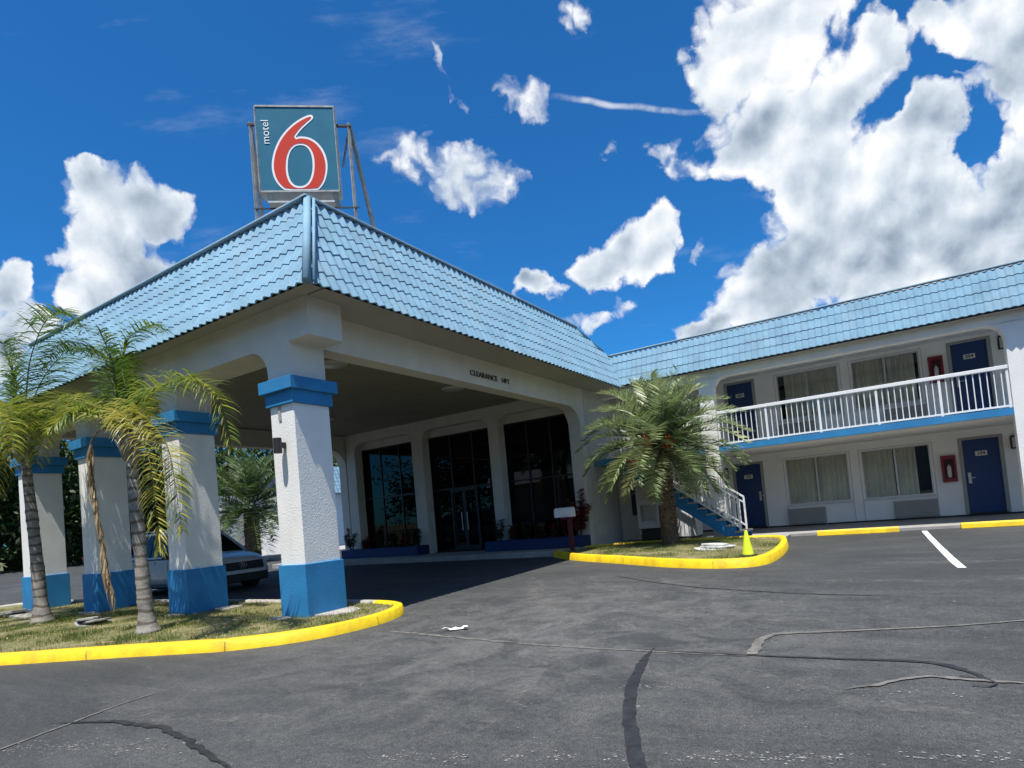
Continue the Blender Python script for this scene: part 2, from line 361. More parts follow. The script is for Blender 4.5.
ribbon('painted_line', M['linepaint'], [(.51, 17.0), (.51, 16.67), (.57, 13.41), (.64, 11.19), (.69, 10.31)], .105, .005, .06, 11, .3)
ribbon('painted_line', M['linepaint'], [(3.3, 17.0), (3.3, 13.4), (3.4, 10.3)], .125, .005, .06, 12, .3)

mb = MB(); rr = random.Random(99)
def fleck(x, y, r, t):
    n = rr.choice((4, 5, 6)); a0 = rr.uniform(0, 6.3)
    e = rr.uniform(.5, 1)
    mb.add([(x + r * math.cos(a0 + 2 * PI * i / n) * rr.uniform(.6, 1.1), y + r * e * math.sin(a0 + 2 * PI * i / n) * rr.uniform(.6, 1.1), gz(y) + .0035) for i in range(n)], [tuple(range(n))], t)
k = 0
while k < 9000:
    x, y = rr.uniform(-7.5, 5), rr.uniform(1.2, 13)
    if noise.fractal(V((x * .7, y * .7, 4)), 1, 2, 4) + rr.uniform(-.35, .35) < .15: k += .2; continue
    k += 1; fleck(x, y, .0025 + .009 * rr.random() ** 4, rr.uniform(.05, .95))
for a, b, n, wd_ in (((-2.7, 2.57), (.6, 3.75), 420, .03), ((-5.6, 1.72), (-4.2, 2.15), 260, .06), ((-5.2, 1.95), (-4.0, 2.3), 120, .05), ((-1.9, 4.2), (-1.3, 4.35), 60, .02), ((-.9, 4.45), (.3, 4.6), 60, .03)):
    for i in range(n):
        t = rr.random(); 
        if noise.noise(V((t * 14, a[0], 0))) < -.05: continue
        fleck(a[0] + (b[0] - a[0]) * t + rr.gauss(0, wd_), a[1] + (b[1] - a[1]) * t + rr.gauss(0, wd_), rr.uniform(.003, .014), rr.uniform(.3, .95))
M['grit'] = leafmat('grit', [(.14, .135, .13), (.20, .195, .185), (.32, .31, .29)], .9, 0)
tag(mb.build('grit', M['grit'], fix=False), kind='stuff')

# pale rubbed tyre scuffs: thin dust films with a broken, see-through cover
def scuffmat():
    m = bpy.data.materials.new('dust_film'); m.use_nodes = True; nt = m.node_tree; N = nt.nodes; L = nt.links; b = N['Principled BSDF']
    b.inputs['Base Color'].default_value = (.20, .19, .175, 1); b.inputs['Roughness'].default_value = .95
    tc = N.new('ShaderNodeTexCoord'); n = N.new('ShaderNodeTexNoise'); n.inputs['Scale'].default_value = 5; n.inputs['Detail'].default_value = 10; n.inputs['Roughness'].default_value = .8; L.new(tc.outputs['Object'], n.inputs['Vector'])
    r = N.new('ShaderNodeValToRGB'); r.color_ramp.elements[0].position = .47; r.color_ramp.elements[0].color = (0, 0, 0, 1); r.color_ramp.elements[1].position = .68; r.color_ramp.elements[1].color = (.62, .62, .62, 1)
    L.new(n.outputs['Fac'], r.inputs['Fac']); L.new(r.outputs['Color'], b.inputs['Alpha']); return m
M['scuff'] = scuffmat()
SCF = [([(-3.05, 6.0), (-3.0, 5.2), (-2.75, 4.5), (-2.55, 3.9), (-2.3, 2.9)], .16), ([(-2.8, 6.1), (-2.6, 5.4), (-2.45, 4.8)], .12), ([(-3.7, 5.6), (-3.6, 4.6), (-3.3, 3.7), (-3.1, 3.0)], .3), ([(-4.6, 6.9), (-4.2, 5.8), (-4.0, 4.8), (-3.9, 3.9)], .4),
       ([(-5.6, 9.5), (-4.6, 8.0), (-3.7, 6.8), (-2.9, 5.9)], .5), ([(-6.3, 10.5), (-5.2, 8.8), (-4.2, 7.2), (-3.4, 6.2)], .35), ([(-4.9, 10.2), (-3.9, 8.9), (-2.6, 7.4), (-1.6, 6.4)], .45), ([(-3.5, 10.0), (-2.4, 8.6), (-1.2, 7.6)], .3),
       ([(-5.4, 7.6), (-5.0, 6.6), (-4.9, 5.7)], .35), ([(-1.4, 5.0), (-.2, 4.3), (1.2, 4.1)], .12), ([(-1.2, 9.4), (.4, 9.2), (2.4, 9.6)], .25), ([(-.6, 11.2), (1.0, 10.9), (3.0, 11.2)], .2), ([(-6.2, 2.6), (-5.0, 2.5), (-3.9, 2.9)], .2), ([(-3.4, 7.6), (-2.0, 6.9), (-.5, 6.7)], .25)]
for k_, (p_, w_) in enumerate(SCF): ribbon('tyre_scuff', M['scuff'], p_, fade(w_), .0022 + .0001 * k_, .35, 40 + k_, .04)

# ------------------------------------------------------------------ kerbed islands
def smooth_loop(pts, n=3):
    pts = [V((*p, 0)) for p in pts]
    for _ in range(n):
        q = []
        for i in range(len(pts)):
            a, b = pts[i], pts[(i + 1) % len(pts)]
            q += [a.lerp(b, .25), a.lerp(b, .75)]
        pts = q
    return pts
def inset(loop, d):
    n = len(loop); area = sum(loop[i].x * loop[(i + 1) % n].y - loop[(i + 1) % n].x * loop[i].y for i in range(n))
    s = 1 if area > 0 else -1; out = []
    for i in range(n):
        t = (loop[(i + 1) % n] - loop[i - 1]).normalized(); out.append(loop[i] + V((-t.y, t.x, 0)) * s * d)
    return out
def island(pts, label, h, yellow, soilname, nsm=2):
    lp = smooth_loop(pts, nsm); A = inset(lp, .035); B = inset(lp, .14); C_ = inset(lp, .15); n = len(lp)
    g = lambda p, dz: V((p.x, p.y, gz(p.y) + dz))
    my, mc = MB(), MB()
    for i in range(n):
        j = (i + 1) % n; mid = (lp[i] + lp[j]) / 2; tgt = my if yellow(mid) else mc
        rg = [[g(lp[k], -.03), g(lp[k].lerp(A[k], .6), h * .90), g(A[k], h * .965), g(A[k].lerp(B[k], .12), h), g(B[k], h), g(C_[k], h * .4)] for k in (i, j)]
        for a in range(5): tgt.add([rg[0][a], rg[1][a], rg[1][a + 1], rg[0][a + 1]], [(0, 1, 2, 3)])
    root = thing('kerb', label, 'kerb', (sum(p.x for p in lp) / n, sum(p.y for p in lp) / n, 0))
    import bmesh
    for mb, nm, m in ((my, 'painted_kerb', M['yellow']), (mc, 'bare_kerb', M['concrete'])):
        if not mb.f: continue
        o = mb.build(nm, m, root, smooth=True); o.data.set_sharp_from_angle(angle=math.radians(32)); b = bmesh.new(); b.from_mesh(o.data); bmesh.ops.remove_doubles(b, verts=b.verts, dist=.001)
        bmesh.ops.recalc_face_normals(b, faces=b.faces)
        b.to_mesh(o.data); b.free()
    jm = MB(); acc_ = 0; nxt = 1.2
    for i in range(n):
        j = (i + 1) % n; acc_ += (lp[j] - lp[i]).length
        if acc_ > nxt:
            nxt += R.uniform(1.7, 2.6); t_ = (lp[j] - lp[i]).normalized() * .0028; o_ = inset(lp, -.003)[i]; o2 = inset(lp, .145)[i]
            a0, a1 = g(o_, -.0), g(o_, h * .62); b0 = g(o_.lerp(A[i], 1.0), h * .95); b1 = g(A[i].lerp(B[i], .2), h + .003); c1 = g(o2, h + .003)
            for p_, q_ in ((a0, a1), (a1, b0), (b0, b1), (b1, c1)): jm.add([p_ - t_, p_ + t_, q_ + t_, q_ - t_], [(0, 1, 2, 3)])
    jm.build('joints', M['bough'], root, fix=False)
    # lawn bed inside
    tr = tessellate_polygon([[V((p.x, p.y, 0)) for p in C_]])
    bed = MB(); bed.add([g(p, h * .72) for p in C_], [tuple(t) for t in tr])
    tag(bed.build(soilname, M['lawn']), kind='structure')
    return C_, h
def inside(p, loop):
    c = False; n = len(loop)
    for i in range(n):
        a, b = loop[i], loop[(i + 1) % n]
        if (a.y > p[1]) != (b.y > p[1]) and p[0] < (b.x - a.x) * (p[1] - a.y) / (b.y - a.y) + a.x: c = not c
    return c
I1 = [(-6.75, 7.12), (-6.25, 6.7), (-6.08, 5.9), (-6.3, 4.95), (-7.0, 4.3), (-7.4, 4.13), (-8.6, 3.62), (-9.9, 2.98), (-12.5, 1.9), (-16.5, 1.6), (-19.8, 3.4), (-20.4, 5.6), (-19.9, 7.15), (-14, 7.2), (-8, 7.2)]
I2 = [(-7.9, 14.2), (-7.52, 13.85), (-6.55, 12.93), (-5.08, 12.1), (-3.94, 11.32), (-3.07, 10.94), (-2.4, 10.85), (-2.0, 11.1), (-1.88, 12.0), (-1.93, 13.36), (-2.1, 14.8), (-2.35, 16.0), (-3.2, 16.35), (-6.3, 16.35), (-7.3, 15.9), (-7.9, 14.9)]
L1, h1 = island(I1, 'yellow painted kerb round the lawn island under the two tall thin palms', .14, lambda p: not (p.y > 7.0 and p.x < -7.2) and p.x > -19, 'lawn')
L2, h2 = island(I2, 'yellow painted kerb round the small bed of the thick palm by the stairs', .16, lambda p: True, 'lawn')
def grass(name, loop, h, n, seed, bare=.38):
    rr = random.Random(seed); mb = MB()
    xs = [p.x for p in loop]; ys = [p.y for p in loop]; k = 0
    while k < n:
        x, y = rr.uniform(max(min(xs), -19), max(xs)), rr.uniform(min(ys), max(ys))
        d = noise.fractal(V((x * 1.3, y * 1.3, seed)), 1, 2, 4)
        if rr.random() > .55 + d * 1.0 or not inside((x, y), loop): k += .15; continue
        k += 1
        z = gz(y) + h * .7; a = rr.uniform(0, 2 * PI); hh = rr.uniform(.015, .05) * (1.3 + d); w = .004; lx, ly = rr.uniform(-.03, .03), rr.uniform(-.03, .03)
        mb.add([(x - w * math.cos(a), y - w * math.sin(a), z), (x + w * math.cos(a), y + w * math.sin(a), z), (x + lx, y + ly, z + hh)], [(0, 1, 2)],
               min(1, max(0.01, .45 - d * .7 + rr.uniform(-.25, .35))))
    tag(mb.build(name, M['grassb'], fix=False), kind='stuff')
mb = MB(); rr = random.Random(77)
for L__, n_ in ((L1, 260), (L2, 110)):
    k = 0; xs = [p.x for p in L__]; ys = [p.y for p in L__]
    while k < n_:
        x, y = rr.uniform(max(-18, min(xs)), max(xs)), rr.uniform(min(ys), max(ys))
        if not inside((x, y), L__): continue
        k += 1; a = rr.uniform(0, 6.3); l_ = rr.uniform(.02, .09); w_ = rr.uniform(.006, .018); z = gz(y) + .12 + rr.uniform(0, .02); c_, s_ = math.cos(a), math.sin(a)
        mb.add([(x - c_ * l_, y - s_ * l_, z), (x + s_ * w_, y - c_ * w_, z + .012), (x + c_ * l_, y + s_ * l_, z + rr.uniform(-.01, .02)), (x - s_ * w_, y + c_ * w_, z + .008)], [(0, 1, 2, 3)], rr.uniform(.05, .98))
tag(mb.build('leaf_litter', M['deadleaf'], fix=False), kind='stuff')
grass('grass', L1, h1, 60000, 3); grass('grass', L2, h2, 16000, 5)

# ------------------------------------------------------------------ roof tiles
def mansard(p0, p1, zlo, run, zhi, inward, uL, uR, rows, name, parent, period=.18, amp=.042):
    """corrugated stepped tile field. p0->p1 eave line (xy); inward = horizontal unit dir; uL/uR(f): trim in metres as function of f in 0..1 up the slope"""
    a, b = V((*p0, zlo)), V((*p1, zlo)); U = (b - a).normalized(); Lu = (b - a).length
    S = V((*inward, 0)) * run + V((0, 0, zhi - zlo)); N = V((U.y, -U.x, 0))
    if N.dot(V((*inward, 0))) > 0: N = -N
    N = (N * (zhi - zlo) + V((0, 0, run))).normalized()
    mb = MB(); nu = int(Lu / period * 8) + 1; du = period / 8
    for r in range(rows):
        f0, f1 = r / rows, (r + 1) / rows
        if uR(f1) - uL(f1) < .01 and uR(f0) - uL(f0) < .01: continue
        vs = []
        for f, lift, ph in ((f0, -.012, 0), (f0, +.014, 0), (f1 * .999 + 0, .0, 0)):
            for i in range(nu + 1):
                u = i * du; hgt = amp * (.35 * abs(((u / period) % 1) * 2 - 1) + .65 * (.5 + .5 * math.cos(2 * PI * u / period)))
                hgt += .006 * noise.noise(V((u * .8, r * 1.7, 3)))
                uc = min(max(u, uL(f)), uR(f))
                vs.append(a + U * uc + S * f + N * (hgt + lift) + U * 0)
        n = nu + 1
        o = [(i, i + 1, n + i + 1, n + i) for i in range(nu)] + [(n + i, n + i + 1, 2 * n + i + 1, 2 * n + i) for i in range(nu)]
        # drop faces wholly trimmed away
        keep = [q for q in o if (vs[q[0]] - vs[q[1]]).length + (vs[q[2]] - vs[q[3]]).length > .02]
        mb.add(vs, keep)
    o = mb.build(name, M['tile'], parent, smooth=False, fix=False)
    o.data.polygons.foreach_set('use_smooth', [True] * len(o.data.polygons))
    o.data.set_sharp_from_angle(angle=math.radians(70))
    return o

# ------------------------------------------------------------------ porte cochere
EZ, RZ, MZ = 4.86, 6.46, 5.90
AZ, AX, AYV = 4.74, -6.43, 5.465          # low eave edge of the canopy roof           # eave, tall ridge, lower ridge
canopy = thing('drive_through_canopy', 'white drive-through canopy with blue tiled mansard roof on square pillars', 'canopy', (-12.5, 11, 0))
# near arcade wall (y 5.9 .. 6.56) with legs down to the capitals
CX = [(-7.99, -7.44), (-11.17, -10.60), (-14.50, -13.92), (-17.63, -17.05)]
Zc, Zb, Zt = 3.70, 4.25, 4.95
def arcade(spans, x_left, x_right, zc, zb, zt, r):
    """outline with legs on spans (sorted by x) and round-cornered openings between"""
    sp = sorted(spans); out = [(x_left, zt), (x_left, zc)]
    for i, (a, b) in enumerate(sp):
        if i > 0: out.append((a, zc))
        out.append((b, zc))
        if i < len(sp) - 1:
            na = sp[i + 1][0]
            out += arc(b + r, zb - r, r, 180, 90) + arc(na - r, zb - r, r, 90, 0)
    return out
pts = arcade(CX, -17.63, -7.44, Zc, Zb, Zt, .42)
pts += [(-7.44, Zb), (-6.98, Zb), (-6.98, Zt)]
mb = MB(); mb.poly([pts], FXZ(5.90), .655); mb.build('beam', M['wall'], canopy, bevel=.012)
# long beam on the drive side, arch end and pier
def side_beam(x, t, face_out):
    p = [(6.557, Zt), (6.557, Zb - .01), (15.2, Zb - .01)] + arc(15.2, Zb - .01 - .65, .65, 90, 0, 10) + [(15.85, .2), (15.85, Zt)]
    return p
p = [(6.557, Zt), (6.557, Zb - .01)] + arc(15.2, Zb - .66, .65, 90, 0, 10) + [(15.85, .2), (16.15, .2), (16.15, Zt)]
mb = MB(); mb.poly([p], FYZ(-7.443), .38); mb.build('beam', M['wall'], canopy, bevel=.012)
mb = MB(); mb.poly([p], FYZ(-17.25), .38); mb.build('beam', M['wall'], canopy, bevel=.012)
# ceiling with board joints and soffits
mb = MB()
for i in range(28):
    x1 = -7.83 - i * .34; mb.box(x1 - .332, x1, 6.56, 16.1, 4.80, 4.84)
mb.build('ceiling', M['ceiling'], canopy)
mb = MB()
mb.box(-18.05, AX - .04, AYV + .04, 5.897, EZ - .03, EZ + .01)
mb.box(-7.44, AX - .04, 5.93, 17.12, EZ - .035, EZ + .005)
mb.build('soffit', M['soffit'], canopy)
for (cx, cy) in ((-9.5, 8.6), (-9.5, 12.6), (-14.5, 8.6), (-14.5, 12.6)):
    mb = MB(); mb.lathe([(.30, 4.80), (.30, 4.76), (.24, 4.73), (0.02, 4.72)], 20, (cx, cy, 0)); mb.build('ceiling_light', M['lampglass'], canopy, smooth=True)
# columns
for a, b in CX:
    y0, y1 = 5.9, 6.58
    cm = MB(); cm.box(a, b, y0, y1, .02, 3.32); col = cm.build('pillar', M['shaft'], canopy, bevel=.012)
    bm_ = MB(); bm_.box(a - .034, b + .034, y0 - .034, y1 + .034, .02, .885); bm_.build('pillar_base', M['blue'], col, bevel=.01)
    k = MB(); k.box(a - .045, b + .045, y0 - .045, y1 + .045, 3.31, 3.512); k.build('capital', M['blue'], col, bevel=.006)
    k = MB(); k.box(a - .11, b + .11, y0 - .11, y1 + .11, 3.512, 3.702); k.build('capital', M['blue'], col, bevel=.006)
# roof : two visible tall faces + far face
def uRa(f):
    zf = AZ + (RZ - AZ) * f
    tm = (MZ - AZ) / (RZ - AZ)
    if zf <= MZ: return (16.62 - AYV) + .75 * f
    t = (zf - MZ) / (RZ - MZ); return (16.62 - AYV + .75 * tm) + t * (15.6 - 16.62 - .75 * tm)
RA, RB = -7.2 - AX, 6.25 - AYV
mansard((AX, AYV), (AX, 17.9), AZ, abs(RA), RZ, (-1, 0), lambda f: RB * f, uRa, 7, 'roof_tiles', canopy)
mansard((-18.1, AYV), (AX, AYV), AZ, RB, RZ, (0, 1), lambda f: .75 * f, lambda f: 18.1 + AX + RA * f, 7, 'roof_tiles', canopy)
mansard((-18.1, AYV), (-18.1, 16.5), AZ, .75, RZ, (1, 0), lambda f: RB * f, lambda f: 10.8, 7, 'roof_tiles', canopy)
# dark underlay core behind the tiles
mb = MB(); e_ = .02
mb.add([(AX - e_, AYV + e_, AZ), (AX - e_, 16.7, AZ), (-7.24, 15.6, RZ), (-7.24, 6.29, RZ), (-7.3, 6.3, RZ), (-7.3, 15.6, RZ), (-7.3, 16.7, EZ), (-7.3, 6.3, EZ)],
       [(0, 1, 2, 3), (3, 2, 5, 4), (4, 5, 6, 7)])
mb.add([(-18.08, AYV + e_, AZ), (AX - e_, AYV + e_, AZ), (-7.24, 6.29, RZ), (-17.35, 6.29, RZ), (-17.35, 6.35, RZ), (-7.24, 6.35, RZ), (-7.24, 6.35, EZ), (-18.08, 6.35, EZ)],
       [(0, 1, 2, 3), (3, 2, 5, 4), (4, 5, 6, 7)])
mb.add([(-18.08, AYV + e_, AZ), (-18.08, 16.5, AZ), (-17.36, 15.6, RZ), (-17.36, 6.29, RZ)], [(0, 1, 2, 3)])
mb.build('parapet', M['tiledark'], canopy, fix=False)
mb = MB(); mb.box(-17.4, -7.3, 6.3, 16.4, 4.96, 5.0); mb.build('roof_deck', M['walk'], canopy)
def cap(path, w, name, parent, m='cap', dz=.05):
    mb = MB()
    for a, b in zip(path, path[1:]): mb.bar(V(a) + V((0, 0, dz)), V(b) + V((0, 0, dz)), w, .035)
    return mb.build(name, M[m], parent, bevel=.008)
cap([(-7.20, 6.15, RZ), (-7.20, 15.62, RZ)], .13, 'ridge_cap', canopy)
cap([(-17.4, 6.22, RZ), (-7.13, 6.22, RZ)], .13, 'ridge_cap', canopy)
cap([(-17.35, 6.2, RZ), (-17.35, 15.6, RZ)], .13, 'ridge_cap', canopy)
mb = MB(); mb.tube([(AX + .0, AYV - .0, AZ + .02), (-7.18, 6.23, RZ + .03)], [.065, .055], 10); mb.tube([(AX + .07, AYV + .07, AZ + .02), (-7.11, 6.30, RZ + .02)], .024, 8)
mb.build('hip_cap', M['tile'], canopy, smooth=True)
mb = MB(); mb.tube([(-18.1, AYV, AZ + .02), (-17.35, 6.23, RZ + .03)], [.065, .055], 10); mb.build('hip_cap', M['tile'], canopy, smooth=True)
mb = MB(); mb.bar((-7.2, 15.62, RZ + .04), (-7.03, 16.7, MZ + .04), .07, .03); mb.build('hip_cap', M['cap'], canopy)
# clearance lettering on the beam (facing +x, running +y)
for word, yc in (('CLEARANCE', 11.06), ('14FT', 11.93)):
    text_mb(word, .17, .012, lambda u, v, d: V((-7.43 + d, yc + u * (1.12 if word == 'CLEARANCE' else 1.0), 4.465 + v)), bold=0).build('clearance_lettering', M['dark'], canopy, fix=False)

# ------------------------------------------------------------------ rooftop sign
SC = V((-8.08, 6.89, 0)); SH = V((.76, .65, 0)).normalized(); SN = V((.65, -.76, 0)).normalized()
SW, S0, S1 = 1.32, 7.20, 8.71
def sg(s, t, d=0):   # s 0..1 left to right, t 0..1 top to bottom, d outwards
    return SC + SH * ((s - .5) * SW) + SN * (d) + V((0, 0, S1 + (S0 - S1) * t))
sign = thing('rooftop_sign', 'square teal motel sign with a big red 6 on a steel frame above the roof', 'sign', tuple(SC + V((0, 0, 5.0))))
mb = MB(); mb.obox(sg(.5, .5, -.14), SH, SN, (0, 0, 1), SW / 2 + .012, .14, (S1 - S0) / 2 + .012); mb.build('sign_box', M['sigframe'], sign, bevel=.012)
mb = MB(); mb.obox(sg(.5, .5, .004), SH, SN, (0, 0, 1), SW / 2 - .005, .006, (S1 - S0) / 2 - .005); mb.build('sign_panel', M['signblue'], sign)
mb = MB()
for a, b in (((0, 0), (1, 0)), ((0, 1), (1, 1)), ((0, 0), (0, 1)), ((1, 0), (1, 1))): mb.bar(sg(*a, .012), sg(*b, .012), .018, .03)
mb.build('sign_trim', M['galv'], sign)
outl = [(425, 150), (424, 140), (416, 133), (402, 134), (380, 143), (350, 160), (318, 184), (285, 218), (258, 256), (236, 305), (224, 352), (221, 398), (228, 438), (243, 472), (264, 498), (292, 519),
        (448, 519), (470, 500), (488, 468), (498, 425), (499, 380), (488, 335), (468, 298), (440, 268), (408, 250), (378, 244), (350, 245), (336, 252), (345, 236), (366, 208), (395, 180), (418, 160)]
def st(p): x, y = p; return ((x - (133 + (y - 90) * 35 / 427)) / 394, (y - 90) / 431)
hole = [(362 + 62 * math.copysign(abs(math.cos(a)) ** .85, math.cos(a)), 392 + 104 * math.copysign(abs(math.sin(a)) ** .9, math.sin(a))) for a in [2 * PI * i / 30 for i in range(30)]]
def cham(l, n):
    for _ in range(n):
        q = []
        for i in range(len(l)):
            a, b = l[i], l[(i + 1) % len(l)]; q += [(a[0] * .75 + b[0] * .25, a[1] * .75 + b[1] * .25), (a[0] * .25 + b[0] * .75, a[1] * .25 + b[1] * .75)]
        l = q
    return l
def off(l, d):
    n = len(l); A = sum(l[i][0] * l[(i + 1) % n][1] - l[(i + 1) % n][0] * l[i][1] for i in range(n)); s = -1 if A > 0 else 1; o = []
    for i in range(n):
        tx, ty = l[(i + 1) % n][0] - l[i - 1][0], l[(i + 1) % n][1] - l[i - 1][1]; L_ = math.hypot(tx, ty) or 1
        o.append((l[i][0] - ty / L_ * d * s, l[i][1] + tx / L_ * d * s))
    return o
outl = cham(outl, 1)
clampy = lambda l: [(x, min(y, 516)) for x, y in l]
wh = [[st(p) for p in clampy(outl)], [st(p) for p in hole]]
rd = [[st(p) for p in clampy(off(outl, -10))], [st(p) for p in off(hole, 10)]]
mb = MB(); mb.poly(wh, lambda u, v, d: sg(u, v, .012 + d), .004); mb.build('numeral_outline', M['signwhite'], sign, fix=False)
mb = MB(); mb.poly(rd, lambda u, v, d: sg(u, v, .0165 + d), .004); mb.build('numeral', M['signred'], sign, fix=False)
mb = text_mb('motel', .20, .006, lambda u, v, d: sg(.115 - v / SW * .95, .305 - u / 1.51 * .93, .012 + d), bold=-.001)
mb.build('lettering', M['signwhite'], sign, fix=False)
zb = 4.98
lw = .055
mb = MB(); mb.obox(sg(.5, 1.11, -.13), SH, SN, (0, 0, 1), SW * .42, .12, .015)
for s in (.10, .93): mb.bar(sg(s, 1.0, -.05), sg(s + .02, 1.12, -.2), .10, .03)
mb.build('sign_tray', M['sigframe'], sign)
def leg(s, dd, top, nm='leg', dx=0):
    mb = MB(); a = sg(s, top, dd); b = V((a.x, a.y, zb)); mb.bar(a, b, lw, lw * .6); mb.bar(a + SN * .02, b + SN * .02, .012, lw)
    return mb.build(nm, M['galv'], sign)
leg(-.085, -.1, .15); leg(1.17, -.1, .15); leg(.25, -.7, 1.0); 
mb = MB(); a = sg(1.18, .17, -.12); mb.bar(a, a - SN * .95 + SH * .55 + V((0, 0, -(a.z - zb))), lw * 1.1, lw); mb.build('brace', M['galv'], sign)
mb = MB(); a = sg(-.085, .17, -.12); mb.bar(a, a - SN * .95 + V((0, 0, -(a.z - zb))), lw, lw); mb.build('brace', M['galv'], sign)
mb = MB(); mb.bar(sg(1.17, .2, -.1), sg(1.04, .6, -.3), .03, .03); mb.build('brace', M['galv'], sign)
mb = MB(); mb.bar(sg(-.12, .18, -.08), sg(.0, .18, -.08), .05, .03); mb.build('bracket', M['dark'], sign); mb = MB(); mb.bar(sg(1.0, .19, -.08), sg(1.2, .19, -.08), .05, .03); mb.build('bracket', M['dark'], sign)
mb = MB(); mb.bar(sg(-.11, 1.17, -.07), sg(1.23, 1.17, -.07), .022, .022); mb.build('cross_bar', M['dark'], sign)

# ------------------------------------------------------------------ motel building
motel = thing('motel_building', 'white two-storey motel wing and lobby with a low blue mansard roof', 'building', (-4, 19, 0))
WY, AY = 20.74, 17.40
# wing roof
mansard((-7.3, 17.10), (9.0, 17.10), EZ + .03, .35, MZ, (0, 1), lambda f: .0, lambda f: 16.3, 4, 'roof_tiles', motel, period=.155, amp=.036)
cap([(-7.1, 17.46, MZ), (9.0, 17.46, MZ)], .12, 'ridge_cap', motel); cap([(-7.05, 16.65, MZ), (-7.05, 17.5, MZ)], .12, 'ridge_cap', motel)
mb = MB(); mb.add([(-7.2, 17.13, EZ), (9, 17.13, EZ), (9, 17.48, MZ), (-7.2, 17.48, MZ), (9, 17.6, MZ), (-7.2, 17.6, MZ), (9, 17.6, EZ), (-7.2, 17.6, EZ)], [(0, 1, 2, 3), (3, 2, 4, 5), (5, 4, 6, 7)])
mb.build('parapet', M['tiledark'], motel, fix=False)
mb = MB(); mb.box(-7.4, 9, 17.5, 30, 5.22, 5.35); mb.build('roof_deck', M['walk'], motel)
mb = MB(); mb.box(-17.6, -7.08, 16.42, 30, 4.97, 5.1); mb.build('roof_deck', M['walk'], motel)
mb = MB(); mb.box(-6.9, 9.0, 17.14, 17.398, EZ - .0, EZ + .03); mb.build('soffit', M['soffit'], motel)
# arcade front of the wing: fascia, pier, right wall
Zu, Zf, r_ = 4.66, 2.73, .38
def up_open(a, b): return [(a, 2.56)] + arc(a + r_, Zu - r_, r_, 180, 90) + arc(b - r_, Zu - r_, r_, 90, 0) + [(b, 2.56)]
outer = [(-7.44, Zt), (-7.44, Zu), (-4.40 - r_, Zu)] + arc(-4.40 - r_, Zu - r_, r_, 90, 0)[1:] + [(-4.40, .1), (-4.0, .1), (-4.0, Zu - r_)] + arc(-4.0 + r_, Zu - r_, r_, 180, 90)[1:] + arc(2.44 - r_, Zu - r_, r_, 90, 0) + [(2.44, .1), (3.6, .1), (3.6, Zu - r_)] + arc(3.6 + r_, Zu - r_, r_, 180, 90)[1:] + [(9.0, Zu), (9.0, Zt)]
mb = MB(); mb.poly([outer], FXZ(AY), .32); mb.build('arcade_wall', M['shaft'], motel, bevel=.01)
# floor slab, fascia strip
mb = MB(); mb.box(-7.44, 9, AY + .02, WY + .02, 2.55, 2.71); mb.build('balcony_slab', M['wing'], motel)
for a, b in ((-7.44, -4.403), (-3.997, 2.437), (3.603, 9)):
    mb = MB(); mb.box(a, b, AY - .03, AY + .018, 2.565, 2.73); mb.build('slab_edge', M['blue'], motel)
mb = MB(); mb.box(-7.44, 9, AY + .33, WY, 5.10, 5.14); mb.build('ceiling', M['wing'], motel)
# back wall with real openings (walls 12 cm, rooms behind)
doorsL = [(-5.06, -4.14), (2.02 * .85, 3.0 * .85)]
doorsL = [(-4.36, -3.52), (1.68, 2.54)]
wins = [(-2.80, -1.08), (-.72, .97)]
holes = []
for z0, zd in ((.0, .19), (2.68, 2.72)):
    for a, b in doorsL: holes.append([(a, zd), (b, zd), (b, 2.28 + z0), (a, 2.28 + z0)])
    for a, b in wins: holes.append([(a, .85 + z0), (b, .85 + z0), (b, 2.28 + z0), (a, 2.28 + z0)])
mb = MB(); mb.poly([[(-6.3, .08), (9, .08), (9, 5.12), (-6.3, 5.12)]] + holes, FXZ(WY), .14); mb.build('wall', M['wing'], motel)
# little return beside the lobby with a door, and the lobby side wall of vertical siding
mb = MB(); mb.box(-6.34, -6.2, 18.35, WY - .003, .1, 5.1); mb.build('wall', M['siding'], motel)
mb = MB(); mb.box(-7.44, -6.2, 18.2, 18.34, .18, 2.53); mb.build('wall', M['siding'], motel)
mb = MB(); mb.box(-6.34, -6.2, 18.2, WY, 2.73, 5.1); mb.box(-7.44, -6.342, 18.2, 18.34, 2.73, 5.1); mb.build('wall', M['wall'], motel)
mb = MB(); mb.box(-7.58, -7.443, 16.153, 18.19, .15, 4.93)
for i in range(13): mb.box(-7.446, -7.432, 16.2 + i * .15, 16.208 + i * .15, .5, 4.8)
mb.box(-7.46, -7.425, 16.16, 18.19, .50, .53); mb.build('siding_wall', M['siding'], motel)
# dark base strip + skirting at the wing wall
mb = MB(); mb.box(-6.19, 9, WY - .02, WY - .003, .17, .215); mb.build('skirting', M['dark'], motel)
def local_obj(mb, name, m, parent, **k): return mb.build(name, m, parent, **k)
